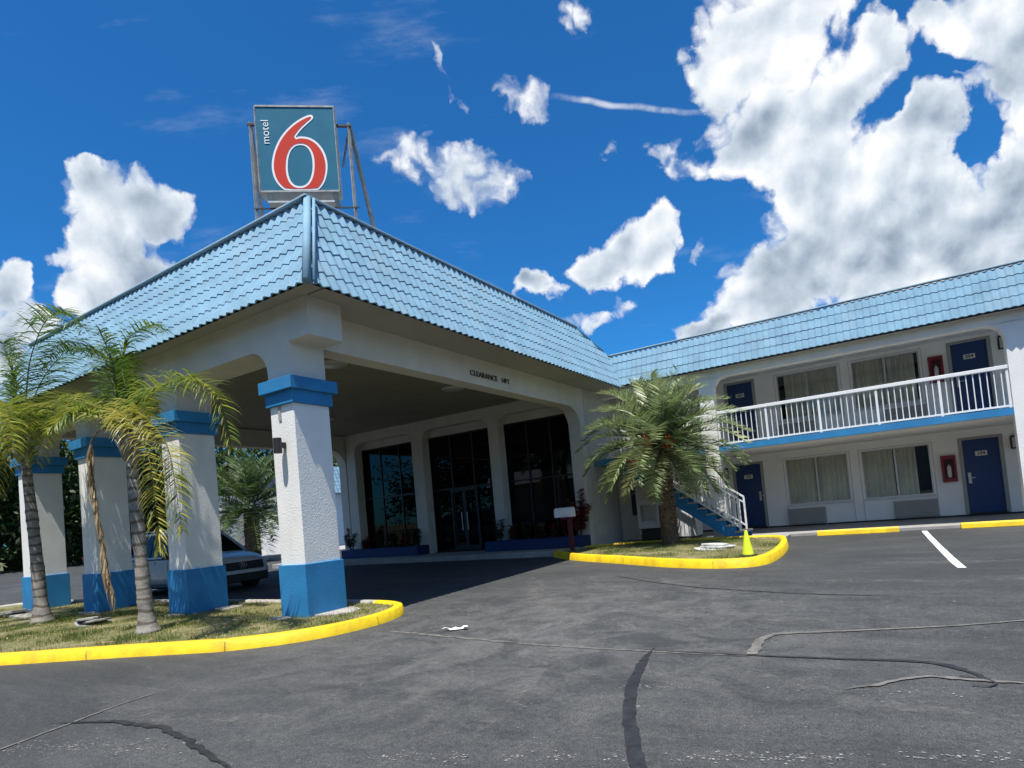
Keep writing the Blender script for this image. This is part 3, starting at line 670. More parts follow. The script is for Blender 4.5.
# ---- door prototype (built at origin; facing -y, x 0..w, z 0..2.09)
def make_door(w, loc, number, wall_gap=0):
    d = bpy.data.objects.new('door', None); COL.objects.link(d); d.location = V(loc) - world(motel); d.parent = motel
    X, Y, Z = loc
    def bb(*a): return MB().box(X + a[0], X + a[1], Y + a[2], Y + a[3], Z + a[4], Z + a[5])
    bb(.03, w - .03, .03, .075, .045, 2.06).build('door_leaf', M['door'], d, bevel=.004)
    f = MB(); f.box(X - .06, X + .03, Y - .02, Y + .11, Z, Z + 2.13); f.box(X + w - .03, X + w + .06, Y - .02, Y + .11, Z, Z + 2.13); f.box(X + .03, X + w - .03, Y - .02, Y + .11, Z + 2.06, Z + 2.13)
    f.build('door_frame', M['doortrim'], d, bevel=.004)
    bb(-.0, w, -.05, .10, -.02, .04).build('threshold', M['dark'], d)
    hx = .09 if number != '103' else w - .15
    h = MB(); h.box(X + hx, X + hx + .07, Y + .014, Y + .03, Z + .86, Z + 1.16); h.box(X + hx + .01, X + hx + .16, Y - .03, Y - .01, Z + 1.0, Z + 1.025); h.box(X + hx + .01, X + hx + .03, Y - .03, Y + .02, Z + 1.0, Z + 1.025)
    h.build('handle', M['steel'], d, bevel=.003)
    pl = MB(); pl.box(X + w / 2 - .13, X + w / 2 + .13, Y + .015, Y + .03, Z + 1.60, Z + 1.73); p_ = pl.build('number_plate', M['bottle'], d)
    text_mb(number, .12, .004, lambda u, v, dd: V((X + w / 2 + u, Y + .0145 - dd, Z + 1.665 + v)), bold=.003).build('door_number', M['dark'], p_, fix=False)
    if number in ('103', '203'): pass
    return d
for (a, b), n1, n2 in zip(doorsL, ('103', '104'), ('203', '204')):
    make_door(b - a, (a, WY, .20), n1); make_door(b - a, (a, WY, 2.70 + .18), n2)
# the wall opening for upper doors starts at 2.72, door sits on the slab
def make_window(a, b, z0, z1, split, dark):
    w = bpy.data.objects.new('window', None); COL.objects.link(w); w.location = V((a, WY, z0)) - world(motel); w.parent = motel
    f = MB(); t = .035
    f.box(a, a + t, WY + .01, WY + .08, z0, z1); f.box(b - t, b, WY + .01, WY + .08, z0, z1); f.box(a + t, b - t, WY + .01, WY + .08, z0, z0 + t); f.box(a + t, b - t, WY + .01, WY + .08, z1 - t, z1)
    m_ = (a + b) / 2 + split; f.box(m_ - .025, m_ + .025, WY + .005, WY + .075, z0 + t, z1 - t); f.build('window_frame', M['alu'], w)
    MB().box(a + t, b - t, WY + .045, WY + .052, z0 + t, z1 - t).build('pane', M['wglass'], w)
    MB().box(a - .03, b + .03, WY - .035, WY - .001, z0 - .06, z0).build('sill', M['trim'], w)
    # pleated curtain halves
    for (c0, c1) in dark:
        x0, x1 = a + (b - a) * c0, a + (b - a) * c1; n = int((x1 - x0) / .012); vs = []
        ph = R.uniform(0, 6)
        for i in range(n + 1):
            x = x0 + (x1 - x0) * i / n; yy = WY + .125 + .03 * math.sin(x * 2 * PI / .13 + ph + 1.5 * noise.noise(V((x * 3, z0, 0)))) + .015 * math.sin(x * 60 + 3 * ph)
            vs += [(x, yy + .01, z0 - .05), (x, yy, z1 + .04)]
        mb = MB().add(vs, [(2 * i, 2 * i + 2, 2 * i + 3, 2 * i + 1) for i in range(n)])
        c = mb.build('curtain', M['curtain'], w, smooth=True, fix=False); 
    MB().box(a - .1, b + .1, WY + .9, WY + .95, z0 - .4, z1 + .1).build('room_backing', M['room'], w)
for z, cl in ((0, ([(0, .49), (.5, 1)], [(0, .47), (.5, .8)])), (2.68, ([(.12, .5), (.5, 1)], [(0, .5), (.5, .93)]))):
    for (a, b), dk in zip(wins, cl): make_window(a, b, .85 + z, 2.28 + z, 0, dk)
# panel trims round window bays
mb = MB()
for a, b in wins:
    for z in (.2, 2.88):
        mb.box(a - .07, a - .045, WY - .014, WY - .001, z, z + 2.13); mb.box(b + .045, b + .07, WY - .014, WY - .001, z, z + 2.13)
        mb.box(a - .045, b + .045, WY - .014, WY - .001, z + 2.105, z + 2.13)
mb.build('panel_trim', M['trim'], motel)
# AC units
def make_ac(x0, z0):
    X = x0; a = bpy.data.objects.new('air_conditioner', None); COL.objects.link(a); a.location = V((X, WY, z0)) - world(motel); a.parent = motel
    MB().box(X, X + 1.05, WY - .12, WY - .002, z0, z0 + .47).build('casing', M['ac'], a, bevel=.012)
    g = MB()
    for i in range(12): g.box(X + .04, X + 1.01, WY - .128, WY - .121, z0 + .05 + i * .032, z0 + .062 + i * .032)
    g.build('grille', M['ac'], a)
for x in (-2.85, -.03):
    for z in (.25, 2.93): make_ac(x, z)
# interior backing for the rooms
mb = MB(); mb.box(-6.2, 9, WY + 1.4, WY + 1.5, 0.1, 5.1); mb.build('room_wall', M['room'], motel)

# balcony railing
def railing_run(a, b, posts, name='railing'):
    root = bpy.data.objects.new(name, None); COL.objects.link(root); root.location = V((a[0], a[1], a[2])) - world(motel); root.parent = motel
    a, b = V(a), V(b)
    MB().bar(a + V((0, 0, .93)), b + V((0, 0, .93)), .09, .085).build('handrail', M['white'], root, bevel=.008)
    MB().bar(a + V((0, 0, .05)), b + V((0, 0, .05)), .045, .04).build('bottom_rail', M['white'], root)
    L_ = (b - a).length; ps = [L_ * i / posts for i in range(posts + 1)]
    for s in ps:
        p = a.lerp(b, min(max(s / L_, .004), .996)); MB().bar(p, p + V((0, 0, .9)), .05, .05).build('post', M['white'], root)
    nb = round(L_ / posts / .133)
    for i in range(posts):
        for k in range(1, nb):
            p = a.lerp(b, (ps[i] + (ps[i + 1] - ps[i]) * k / nb) / L_); MB().bar(p + V((0, 0, .05)), p + V((0, 0, .9)), .020, .020).build('baluster', M['white'], root)
railing_run((-3.98, AY + .06, 2.73), (2.43, AY + .06, 2.73), 5)
railing_run((-6.25, AY + .06, 2.73), (-4.42, AY + .06, 2.73), 1)

# walkways / sidewalks
mb = MB(); mb.box(-6.2, 9, 17.42, WY, .05, .165); mb.box(-7.44, -6.2, 16.15, 18.2, .05, .165); mb.box(-6.2, -2.4, 16.35, 17.42, .05, .163); tag(mb.build('pavement', M['walk']), kind='structure')
mb = MB(); mb.box(-20, -7.443, 14.35, 15.85, .05, .25); mb.box(-20, -7.5, 15.85, 16.0, .05, .25); tag(mb.build('pavement', M['walk'], bevel=.02), kind='structure')

# ------------------------------------------------------------------ lobby front
bays = [(-16.75, -13.95), (-13.47, -10.70), (-10.33, -7.84)]
o = [(-17.2, Zt), (-17.2, .2)]
for i, (a, b) in enumerate(bays):
    o += [(a, .2), (a, 4.47 - .38)] + arc(a + .38, 4.47 - .38, .38, 180, 90)[1:] + arc(b - .38, 4.47 - .38, .38, 90, 0) + [(b, .2)]
o += [(-7.825, .2), (-7.825, Zt)]
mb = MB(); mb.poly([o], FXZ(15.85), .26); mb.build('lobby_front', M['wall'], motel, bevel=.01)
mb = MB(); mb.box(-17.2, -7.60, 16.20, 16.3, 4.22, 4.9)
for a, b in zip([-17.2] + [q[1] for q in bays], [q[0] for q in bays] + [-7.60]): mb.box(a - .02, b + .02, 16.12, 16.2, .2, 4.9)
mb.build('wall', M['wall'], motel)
for k, (a, b) in enumerate(bays):
    w = bpy.data.objects.new('shop_window', None); COL.objects.link(w); w.location = V((a, 16.2, .25)) - world(motel); w.parent = motel
    MB().box(a, b, 16.235, 16.245, .27, 4.22).build('pane', M['glass'], w)
    f = MB()
    n = 3
    for i in range(n + 1):
        x = a + (b - a) * i / n; f.box(x - .025, x + .025, 16.20, 16.28, .27, 4.22)
    f.box(a, b, 16.203, 16.277, .26, .32); f.box(a, b, 16.203, 16.277, 2.35, 2.40); f.box(a, b, 16.203, 16.277, 4.17, 4.22)
    f.build('mullions', M['frame'], w)
    if k == 1:
        for i in (0, 1):
            x0 = a + (b - a) * (.30 + .2 * i)
            d = MB(); d.box(x0, x0 + .06, 16.16, 16.2, .3, 2.34); d.box(x0 + (b - a) * .2 - .07, x0 + (b - a) * .2, 16.16, 16.2, .3, 2.34); d.box(x0 + .06, x0 + (b - a) * .2 - .07, 16.16, 16.2, .3, .45); d.box(x0 + .06, x0 + (b - a) * .2 - .07, 16.16, 16.2, 2.26, 2.34)
            dd = d.build('door', M['frame'], w)
            xx = x0 + (b - a) * .2 - .12 if i == 0 else x0 + .1
            MB().bar((xx, 16.12, .95), (xx, 16.12, 1.55), .03).build('handle', M['steel'], dd)
# lobby interior box with reception desk
mb = MB(); mb.box(-17.2, -7.6, 21.9, 22, .2, 4.9); mb.box(-17.2, -17.1, 16.3, 21.9, .2, 4.9); mb.box(-7.7, -7.6, 18.2, 21.9, .2, 4.9); mb.build('interior_wall', M['room'], motel)
mb = MB(); mb.box(-17.2, -7.6, 16.0, 22, .16, .248); mb.build('lobby_floor', M['wood'], motel)
mb = MB(); mb.box(-13.6, -10.6, 20.0, 20.7, .25, 1.3); mb.box(-13.7, -10.5, 19.95, 20.8, 1.3, 1.35); mb.build('reception_desk', M['wood'], motel)
# blue planters in front of the lobby glass
for a, b, lab in ((-17.15, -13.5, 'long dark blue planter box under the left lobby window'), (-10.75, -7.46, 'long dark blue planter box under the right lobby window')):
    pl = thing('planter_box', lab, 'planter', ((a + b) / 2, 15.5, .25))
    m_ = MB(); m_.box(a, b, 15.22, 15.30, .25, .56); m_.box(a, a + .08, 15.3, 15.845, .25, .56); m_.box(b - .08, b, 15.3, 15.845, .25, .56); m_.box(a + .08, b - .08, 15.76, 15.845, .25, .56); m_.build('box', M['planter'], pl, bevel=.008)
    MB().box(a + .08, b - .08, 15.3, 15.76, .26, .5).build('soil', M['soil'], pl)

# ------------------------------------------------------------------ staircase
stair = thing('staircase', 'outdoor stair with blue stringers and white railings rising to the balcony', 'stairs', (-3.4, 16.9, .16))
SY0, SY1 = 16.50, 17.34
NS = 15; sx0 = -3.35; tr = .235; ri = (2.71 - .165) / NS
st_p = []
lo = []
for i in range(NS):
    z = .165 + ri * i; x = sx0 - tr * i
    st_p += [(x, z), (x, z + ri)]
st_p += [(sx0 - tr * NS, 2.71), (sx0 - tr * NS, 2.42), (sx0 - tr * 1.6, .165)]
for y in (SY0, SY1 - .06):
    mb = MB(); mb.poly([st_p], FXZ(y), .06); mb.build('stringer', M['blue'], stair)
for i in range(NS):
    z = .165 + ri * (i + 1); x = sx0 - tr * i
    mb = MB(); mb.box(x - tr - .01, x + .03, SY0 - .02, SY1 + .02, z + .002, z + .04); mb.build('tread', M['concrete'], stair)
for y in (SY0 + .04, SY1 - .02):
    sl = V((-tr, 0, ri)).normalized(); a = V((sx0 + .0 - .12, y, .165 + ri + .06)); b = V((sx0 - tr * (NS - .3), y, .165 + ri * (NS - .3) + .22))
    rl = MB(); up = V((0, 0, .86)); rl.bar(a + up, b + up, .05, .045); o = rl.build('handrail', M['white'], stair)
    MB().bar(a + V((0, 0, .70)), b + V((0, 0, .70)), .03, .03).build('middle_rail', M['white'], stair)
    MB().bar(a + V((0, 0, .07)), b + V((0, 0, .07)), .04, .035).build('bottom_rail', M['white'], stair)
    n = 27
    for i in range(n + 1):
        p = a.lerp(b, i / n); big = i % 9 == 0
        MB().bar(p + V((0, 0, -.1 if big else .07)), p + V((0, 0, .86 if big else .70)), .045 if big else .018, .045 if big else .018).build('post' if big else 'baluster', M['white'], stair)
MB().box(-7.42, sx0 - tr * NS, SY0, AY - .04, 2.53, 2.712).build('landing', M['blue'], stair)

# ------------------------------------------------------------------ wall-mounted things
def make_lamp():
    r = thing('wall_lamp', 'x', 'lamp', (0, 0, 0), 'square lamps beside the room doors')
    MB().box(-.075, .075, -.09, -.0, .17, .22).build('hood', M['dark'], r, bevel=.005)
    MB().box(-.085, .085, -.02, -.001, -.14, .17).build('backplate', M['dark'], r)
    f = MB(); f.box(-.07, -.055, -.085, -.02, -.13, .17); f.box(.055, .07, -.085, -.02, -.13, .17); f.box(-.055, .055, -.085, -.02, -.13, -.11); f.build('cage', M['dark'], r)
    MB().box(-.052, .052, -.08, -.022, -.108, .168).build('lamp_glass', M['lampglass'], r)
    return r
lp = make_lamp(); lp.location = (2.83, WY - .002, 2.03); lp['label'] = 'black square wall lamp right of the ground-floor door beside the big white pillar'
place_copy(lp, (2.83, WY - .002, 4.72), 'black square wall lamp right of the upstairs door 204')
place_copy(lp, (-4.62, WY - .002, 2.0), 'black square wall lamp left of the ground-floor door behind the stair railing')
cl = thing('cylinder_light', 'small black cylinder spotlight on the nearest canopy pillar', 'lamp', (-7.70, 5.9, 2.68))
MB().tube([(-7.70, 5.77, 2.57), (-7.70, 5.77, 2.80)], .062, 18).build('lamp_body', M['dark'], cl, smooth=False, bevel=.004)
MB().box(-7.735, -7.665, 5.80, 5.895, 2.655, 2.735).build('bracket', M['dark'], cl)
MB().box(-7.79, -7.73, 5.885, 5.899, 3.08, 3.30).build('conduit', M['ac'], cl)
def make_ext():
    r = thing('fire_extinguisher_cabinet', 'x', 'cabinet', (0, 0, 0), 'red extinguisher cabinets on the wall')
    f = MB(); f.box(-.17, -.11, -.11, -.001, 0, .74); f.box(.11, .17, -.11, -.001, 0, .74); f.box(-.11, .11, -.11, -.001, 0, .1); f.box(-.11, .11, -.11, -.001, .64, .74); f.build('frame', M['red'], r, bevel=.004)
    MB().box(-.11, .11, -.02, -.002, .1, .64).build('back_panel', M['maroon'], r)
    e = MB(); e.lathe([(.03, .12), (.05, .14), (.05, .40), (.035, .44), (.015, .46), (.015, .5)], 14, (0, -.065, 0)); eo = e.build('extinguisher', M['bottle'], r, smooth=True)
    MB().box(-.02, .03, -.09, -.04, .5, .53).build('lever', M['dark'], eo)
    return r
ex = make_ext(); ex.location = (1.36, WY - .002, 1.15); ex['label'] = 'red fire extinguisher cabinet on the ground-floor wall left of the blue door'
place_copy(ex, (1.34, WY - .002, 3.95), 'red fire extinguisher cabinet upstairs behind the white balcony railing')
# ice machine and white cabinet near the stairs
im = thing('ice_machine', 'beige ice machine with a dispensing recess left of the thick palm trunk', 'ice machine', (-6.3, 17.9, .165))
mb = MB(); mb.box(-6.62, -5.98, 17.78, 18.15, .55, 2.05); mb.box(-6.62, -5.98, 17.5, 17.779, .55, .72); mb.box(-6.62, -5.98, 17.5, 17.779, 1.25, 2.05); mb.box(-6.62, -6.52, 17.5, 17.779, .72, 1.25); mb.box(-6.08, -5.98, 17.5, 17.779, .72, 1.25)
mb.build('casing', M['trim'], im, bevel=.01)
MB().box(-6.58, -6.02, 17.6, 18.1, .165, .549).build('base', M['dark'], im)
MB().box(-6.5, -6.1, 17.485, 17.499, 1.4, 1.9).build('front_panel', M['siding'], im)
MB().box(-6.5, -6.1, 17.52, 17.7, .73, .76).build('tray', M['white'], im)
cb = thing('utility_cabinet', 'white utility cabinet standing under the outdoor stairs', 'cabinet', (-5.3, 18.2, .165))
MB().box(-5.62, -5.0, 17.95, 18.6, .21, 1.05).build('casing', M['white'], cb, bevel=.02)
f = MB(); [f.box(-5.6 + i * .1, -5.585 + i * .1, 17.94, 17.95, .28, 1.0) for i in range(6)]; f.build('slats', M['trim'], cb)
MB().box(-5.6, -5.02, 17.97, 18.58, .165, .21).build('feet', M['dark'], cb)
# door in the return wall
d = MB().box(-7.12, -6.72, 18.17, 18.199, .2, 2.2).build('side_door', M['siding'], motel, bevel=.006)
MB().box(-7.02, -6.84, 18.16, 18.169, .95, 1.75).build('pane', M['frame'], d)
MB().box(-7.42, -7.30, 16.9, 17.1, 2.0, 2.02)

# ------------------------------------------------------------------ wheel stops
def make_stop():
    mb = MB(); prof = [(-.09, .0), (.09, .0), (.075, .1), (.05, .13), (-.05, .13), (-.075, .1)]
    mb.poly([prof], lambda u, v, d: V((d - .88, u, v)), 1.76)
    return mb.build('wheel_stop', M['yellow'], bevel=.01)
ws = make_stop(); ws.location = (-.86, 17.12, .1)
tag(ws, 'yellow concrete wheel stop left of the white parking line', 'wheel stop', 'yellow wheel stops')
w2 = ws.copy(); COL.objects.link(w2); w2.location = (2.1, 17.2, .1); w2['label'] = 'yellow concrete wheel stop right of the white parking line, in front of door 104'
# cone
cn = thing('traffic_cone', 'lime green traffic cone standing on the yellow kerb bed corner', 'traffic cone', (-2.36, 11.66, .2))
mb = MB(); mb.lathe([(.105, .22), (.10, .235), (.026, .655), (.018, .67)], 24, (-2.36, 11.66, 0)); mb.build('cone_body', M['cone'], cn, smooth=True)
MB().box(-2.505, -2.215, 11.515, 11.805, .185, .222).build('base', M['rubber'], cn, bevel=.01)
# mailbox
mbx = thing('mailbox', 'white roadside mailbox on a maroon post in front of the lobby', 'mailbox', (-7.42, 14.55, .25))
mb = MB(); mb.box(-7.47, -7.37, 14.50, 14.60, .15, 1.13); mb.box(-7.62, -7.35, 14.40, 14.7, 1.08, 1.13); mb.build('post', M['maroon'], mbx)
prof = [(-.11, 0), (.11, 0), (.11, .16)] + [(.11 * math.cos(a), .16 + .10 * math.sin(a)) for a in [PI * i / 8 for i in range(1, 8)]] + [(-.11, .16)]
mb = MB(); mb.poly([prof], lambda u, v, d: V((-7.82 + d, 14.55 + u, 1.135 + v)), .54); bx = mb.build('box', M['white'], mbx, bevel=.006)
MB().box(-7.825, -7.80, 14.46, 14.64, 1.16, 1.36).build('door', M['trim'], bx)

# ------------------------------------------------------------------ stones, slabs, litter
def rock(name, label, x, y, z, sx, sy, sz, m, seed, group=None, layers=3):
    rr = random.Random(seed); mb = MB()
    for k in range(layers):
        n = 9; cx, cy = x + rr.uniform(-.2, .2) * sx, y + rr.uniform(-.2, .2) * sy
        ring = [(cx + sx * (.5 - .08 * k) * rr.uniform(.7, 1.15) * math.cos(2 * PI * i / n), cy + sy * (.5 - .08 * k) * rr.uniform(.7, 1.15) * math.sin(2 * PI * i / n)) for i in range(n)]
        z0 = z + sz * k / layers; tilt = rr.uniform(-.15, .15)
        mb.poly([ring], lambda u, v, d: V((u, v, z0 + d + (u - cx) * tilt)), sz / layers * .92)
    o = mb.build(name, m, bevel=.012); return tag(o, label, 'stone', group)
rock('stone_slab', 'stack of broken grey stone slabs on the grass between the two thin palms', -11.75, 4.85, .1, .75, .5, .13, M['slate'], 1)
rock('stone_slab', 'broken grey stone slab at the left edge of the lawn island', -16.0, 5.2, .1, 1.1, .5, .14, M['slate'], 2, layers=2)
rock('stone', 'flat white stone beside the green cone under the thick palm', -3.35, 13.3, .2, .85, .6, .13, M['stone'], 4)
for k, (x, y, sx, sy) in enumerate(((-7.35, 6.3, .75, .75), (-10.4, 6.5, .5, .5), (-7.9, 5.75, .45, .25), (-10.9, 5.8, .5, .3), (-14.2, 5.8, .5, .3))):
    mb = MB(); n = 11; rr = random.Random(k + 20)
    ring = [(x + sx * .5 * rr.uniform(.75, 1.15) * math.cos(2 * PI * i / n), y + sy * .5 * rr.uniform(.75, 1.15) * math.sin(2 * PI * i / n)) for i in range(n)]
    mb.poly([ring], lambda u, v, d: V((u, v, gz(y) + .085 + d)), .035); tag(mb.build('pavement', M['concrete'], bevel=.008), kind='structure')
mb = MB(); vs = []; rr = random.Random(5)
for i in range(9):
    for j in range(2): vs.append((-4.80 + i * .033 + rr.uniform(-.01, .01), 5.72 + i * .02 + j * .07 + .03 * math.sin(i * 1.3), .012 + rr.uniform(0, .035)))
mb.add(vs, [(2 * i, 2 * i + 2, 2 * i + 3, 2 * i + 1) for i in range(8)])
tag(mb.build('litter', M['signwhite'], fix=False), 'crumpled strip of white paper lying on the asphalt', 'litter')

# ------------------------------------------------------------------ cars
def make_car(x_front, yc, paint, label, emblem=True, scale=1.0, z=0):
    """SUV facing +x. stations along length from rear 0 to front L"""
    L_, W = 4.70 * scale, 1.88 * scale
    root = thing('parked_car', label, 'car', (x_front - L_ / 2, yc, z))
    # x(from rear), zbot, zside(belt), ztop, halfwidth low, belt hw, top hw
    S = [(0.00, .45, .80, .98, .72, .76, .60), (.06, .32, .92, 1.05, .86, .86, .70), (.35, .26, 1.02, 1.10, .92, .92, .80), (.9, .24, 1.03, 1.11, .94, .93, .80),
         (2.0, .22, 1.00, 1.06, .94, .93, .80), (3.0, .22, .98, 1.04, .94, .93, .80), (3.45, .22, .97, 1.05, .94, .92, .80), (4.0, .24, .90, 1.00, .94, .90, .74), (4.4, .27, .80, .92, .90, .84, .66), (4.60, .30, .70, .84, .82, .76, .60), (4.70, .38, .62, .74, .72, .68, .5)]
    xr = x_front - L_
    def P(x, y, zz): return V((xr + x * scale, yc + y * scale, z + zz * scale))
    mb = MB(); rings = []
    for x, zb_, zs, zt_, hw, bw, tw in S:
        pts = [(-hw * .85, zb_), (-hw, zb_ + .12), (-hw - .015, (zb_ + zs) / 2), (-bw, zs), (-bw + .05, zs + .045), (-tw, zt_), (0, zt_ + .02), (tw, zt_), (bw - .05, zs + .045), (bw, zs), (hw + .015, (zb_ + zs) / 2), (hw, zb_ + .12), (hw * .85, zb_)]
        rings.append([P(x, a, b) for a, b in pts])
    n = len(rings[0]); vs = [p for r_ in rings for p in r_]; fs = []
    for i in range(len(rings) - 1):
        for k in range(n): fs.append((i * n + k, i * n + (k + 1) % n, (i + 1) * n + (k + 1) % n, (i + 1) * n + k))
    fs += [tuple(range(n)), tuple((len(rings) - 1) * n + k for k in reversed(range(n)))]
    mb.add(vs, fs); body = mb.build('body', paint, root, smooth=True); md = body.modifiers.new('s', 'SUBSURF'); md.levels = md.render_levels = 2
    # cabin glass block and roof with pillars
    C = [(.18, 1.02, 1.10, .80, .70), (.62, 1.04, 1.56, .84, .66), (1.2, 1.04, 1.64, .86, .68), (2.2, 1.02, 1.66, .86, .68), (2.75, 1.02, 1.60, .86, .66), (3.62, 1.00, 1.04, .82, .74)]
    g = MB(); rv = []
    for x, z0, z1, w0, w1 in C: rv += [P(x, -w0, z0), P(x, -w1, z1), P(x, 0, z1 + .015), P(x, w1, z1), P(x, w0, z0)]
    fs = []
    for i in range(len(C) - 1):
        for k in range(4): fs.append((i * 5 + k, i * 5 + k + 1, (i + 1) * 5 + k + 1, (i + 1) * 5 + k))
    fs += [(0, 1, 2, 3, 4), tuple(25 + k for k in reversed(range(5)))]
    g.add(rv, fs); g.build('window_glass', M['carglass'], root)
    rf = MB(); rv = []
    RC = [(.52, 1.47, .68), (.62, 1.575, .68), (1.2, 1.655, .70), (2.2, 1.675, .70), (2.75, 1.615, .68), (2.85, 1.56, .67)]
    for x, zz, w in RC: rv += [P(x, -w - .01, zz - .03), P(x, -w + .08, zz + .01), P(x, 0, zz + .03), P(x, w - .08, zz + .01), P(x, w + .01, zz - .03)]
    fs = [(i * 5 + k, i * 5 + k + 1, (i + 1) * 5 + k + 1, (i + 1) * 5 + k) for i in range(len(RC) - 1) for k in range(4)]
    rf.add(rv, fs); ro = rf.build('roof', paint, root, smooth=True); sm = ro.modifiers.new('s', 'SOLIDIFY'); sm.thickness = .03
    pl = MB()
    for s in (-1, 1):
        pl.bar(P(2.80, s * .67, 1.58), P(3.62, s * .83, 1.04), .07 * scale, .05 * scale); pl.bar(P(.55, s * .66, 1.52), P(.2, s * .80, 1.06), .16 * scale, .05 * scale)
        pl.bar(P(1.0, s * .685, 1.60), P(.72, s * .87, 1.03), .16 * scale, .03 * scale)
    pl.build('pillars', paint, root)
    pb = MB()
    for s in (-1, 1): pb.bar(P(1.95, s * .685, 1.62), P(1.95, s * .865, 1.02), .09 * scale, .02 * scale); pb.bar(P(.5, s * .945, .99), P(3.5, s * .935, .985), .02, .03)
    pb.build('window_trim', M['cardark'], root)
    ra = MB()
    for s in (-1, 1): ra.tube([P(.9, s * .62, 1.66), P(1.1, s * .62, 1.72), P(2.4, s * .62, 1.73), P(2.6, s * .62, 1.67)], .018, 6)
    ra.build('roof_rails', M['steel'], root)
    for s in (-1, 1):
        m_ = MB(); m_.obox(P(3.15, s * 1.02, 1.06), (1, 0, 0), (0, 1, 0), (0, 0, 1), .09 * scale, .10 * scale, .075 * scale); m_.build('mirror', paint if s > 0 and 0 else M['cardark'], root, bevel=.03, seg=3)
        m_ = MB(); m_.tube([P(.9, s * .96, .28), P(3.8, s * .96, .28)], .05 * scale, 8); m_.build('sill_trim', M['cardark'], root)
    # wheels
    for wx in (.85, 3.72):
        for s in (-1, 1):
            w = MB(); c = P(wx, s * .84, .34); w.tube([c - V((0, .11, 0)) * scale, c - V((0, .09, 0)) * scale, c + V((0, .09, 0)) * scale, c + V((0, .11, 0)) * scale], [.31 * scale, .345 * scale, .345 * scale, .31 * scale], 28)
            tobj = w.build('wheel', M['tyre'], root, smooth=True)
            h = MB(); c2 = c + V((0, s * .112, 0)) * scale
            for k in range(10):
                a = 2 * PI * k / 10; h.bar(c2, c2 + V((math.cos(a), 0, math.sin(a))) * .21 * scale, .035 * scale, .02 * scale, up=(0, 1, 0))
            h.tube([c2 - V((0, s * .02, 0)), c2], [.225 * scale, .225 * scale], 20); h.build('rim', M['steel'], tobj)
            ar = MB(); ap = [P(wx + .42 * math.cos(a), s * .948, .34 + .42 * math.sin(a)) for a in [PI * i / 12 for i in range(13)]]; ar.tube(ap, .035 * scale, 6); ar.build('wheel_arch', M['cardark'], root)
    gr = MB(); gr.obox(P(4.655, 0, .66), (1, 0, 0), (0, 1, 0), (-.3, 0, 1), .05 * scale, .60 * scale, .105 * scale); go = gr.build('grille', M['cardark'], root, bevel=.02)
    if emblem:
        e = MB(); pts = [P(4.725, .11 * math.cos(a), .675 + .055 * math.sin(a)) for a in [2 * PI * i / 20 for i in range(21)]]; e.tube(pts, .008, 6, cap=False)
        e.bar(P(4.725, -.045, .635), P(4.725, -.02, .715), .014); e.bar(P(4.725, .02, .635), P(4.725, .045, .715), .014); e.bar(P(4.725, -.035, .675), P(4.725, .035, .675), .014)
        e.build('emblem', M['steel'], go)
    MB().obox(P(4.66, 0, .36), (1, 0, 0), (0, 1, 0), (0, 0, 1), .05 * scale, .72 * scale, .11 * scale).build('lower_bumper', M['cardark'], root, bevel=.03)
    MB().obox(P(4.70, 0, .50), (1, 0, 0), (0, 1, 0), (0, 0, 1), .02 * scale, .62 * scale, .035 * scale).build('bumper_bar', paint, root, bevel=.01)
    for s in (-1, 1):
        MB().obox(P(4.50, s * .70, .745), (1, -s * .55, 0), (s * .55, 1, 0), (0, 0, 1), .04 * scale, .16 * scale, .055 * scale).build('headlight', M['headlamp'], root, bevel=.02, seg=3)
        MB().obox(P(.02, s * .74, .86), (1, 0, 0), (0, 1, 0), (0, 0, 1), .05 * scale, .12 * scale, .08 * scale).build('tail_light', M['red'], root, bevel=.02)
        for hx in (1.25, 2.3):
            MB().obox(P(hx, s * .955, .90), (1, 0, 0), (0, 1, 0), (0, 0, 1), .09 * scale, .012, .018).build('door_handle', paint, root)
        q = MB()
        for hx in (1.02, 1.98, 2.98): q.bar(P(hx, s * .957, .34), P(hx, s * .945, 1.0), .008, .004)
        q.build('door_gap', M['cardark'], root)
    return root
make_car(-14.0, 9.2, M['silver'], 'silver SUV parked under the canopy between the square pillars')
make_car(-49.0, 22.6, M['darkcar'], 'dark car far away across the road, left of the pillars', emblem=False)
make_car(-44.0, 26.4, M['darkcar'], 'dark car far away seen between the two leftmost pillars', emblem=False)

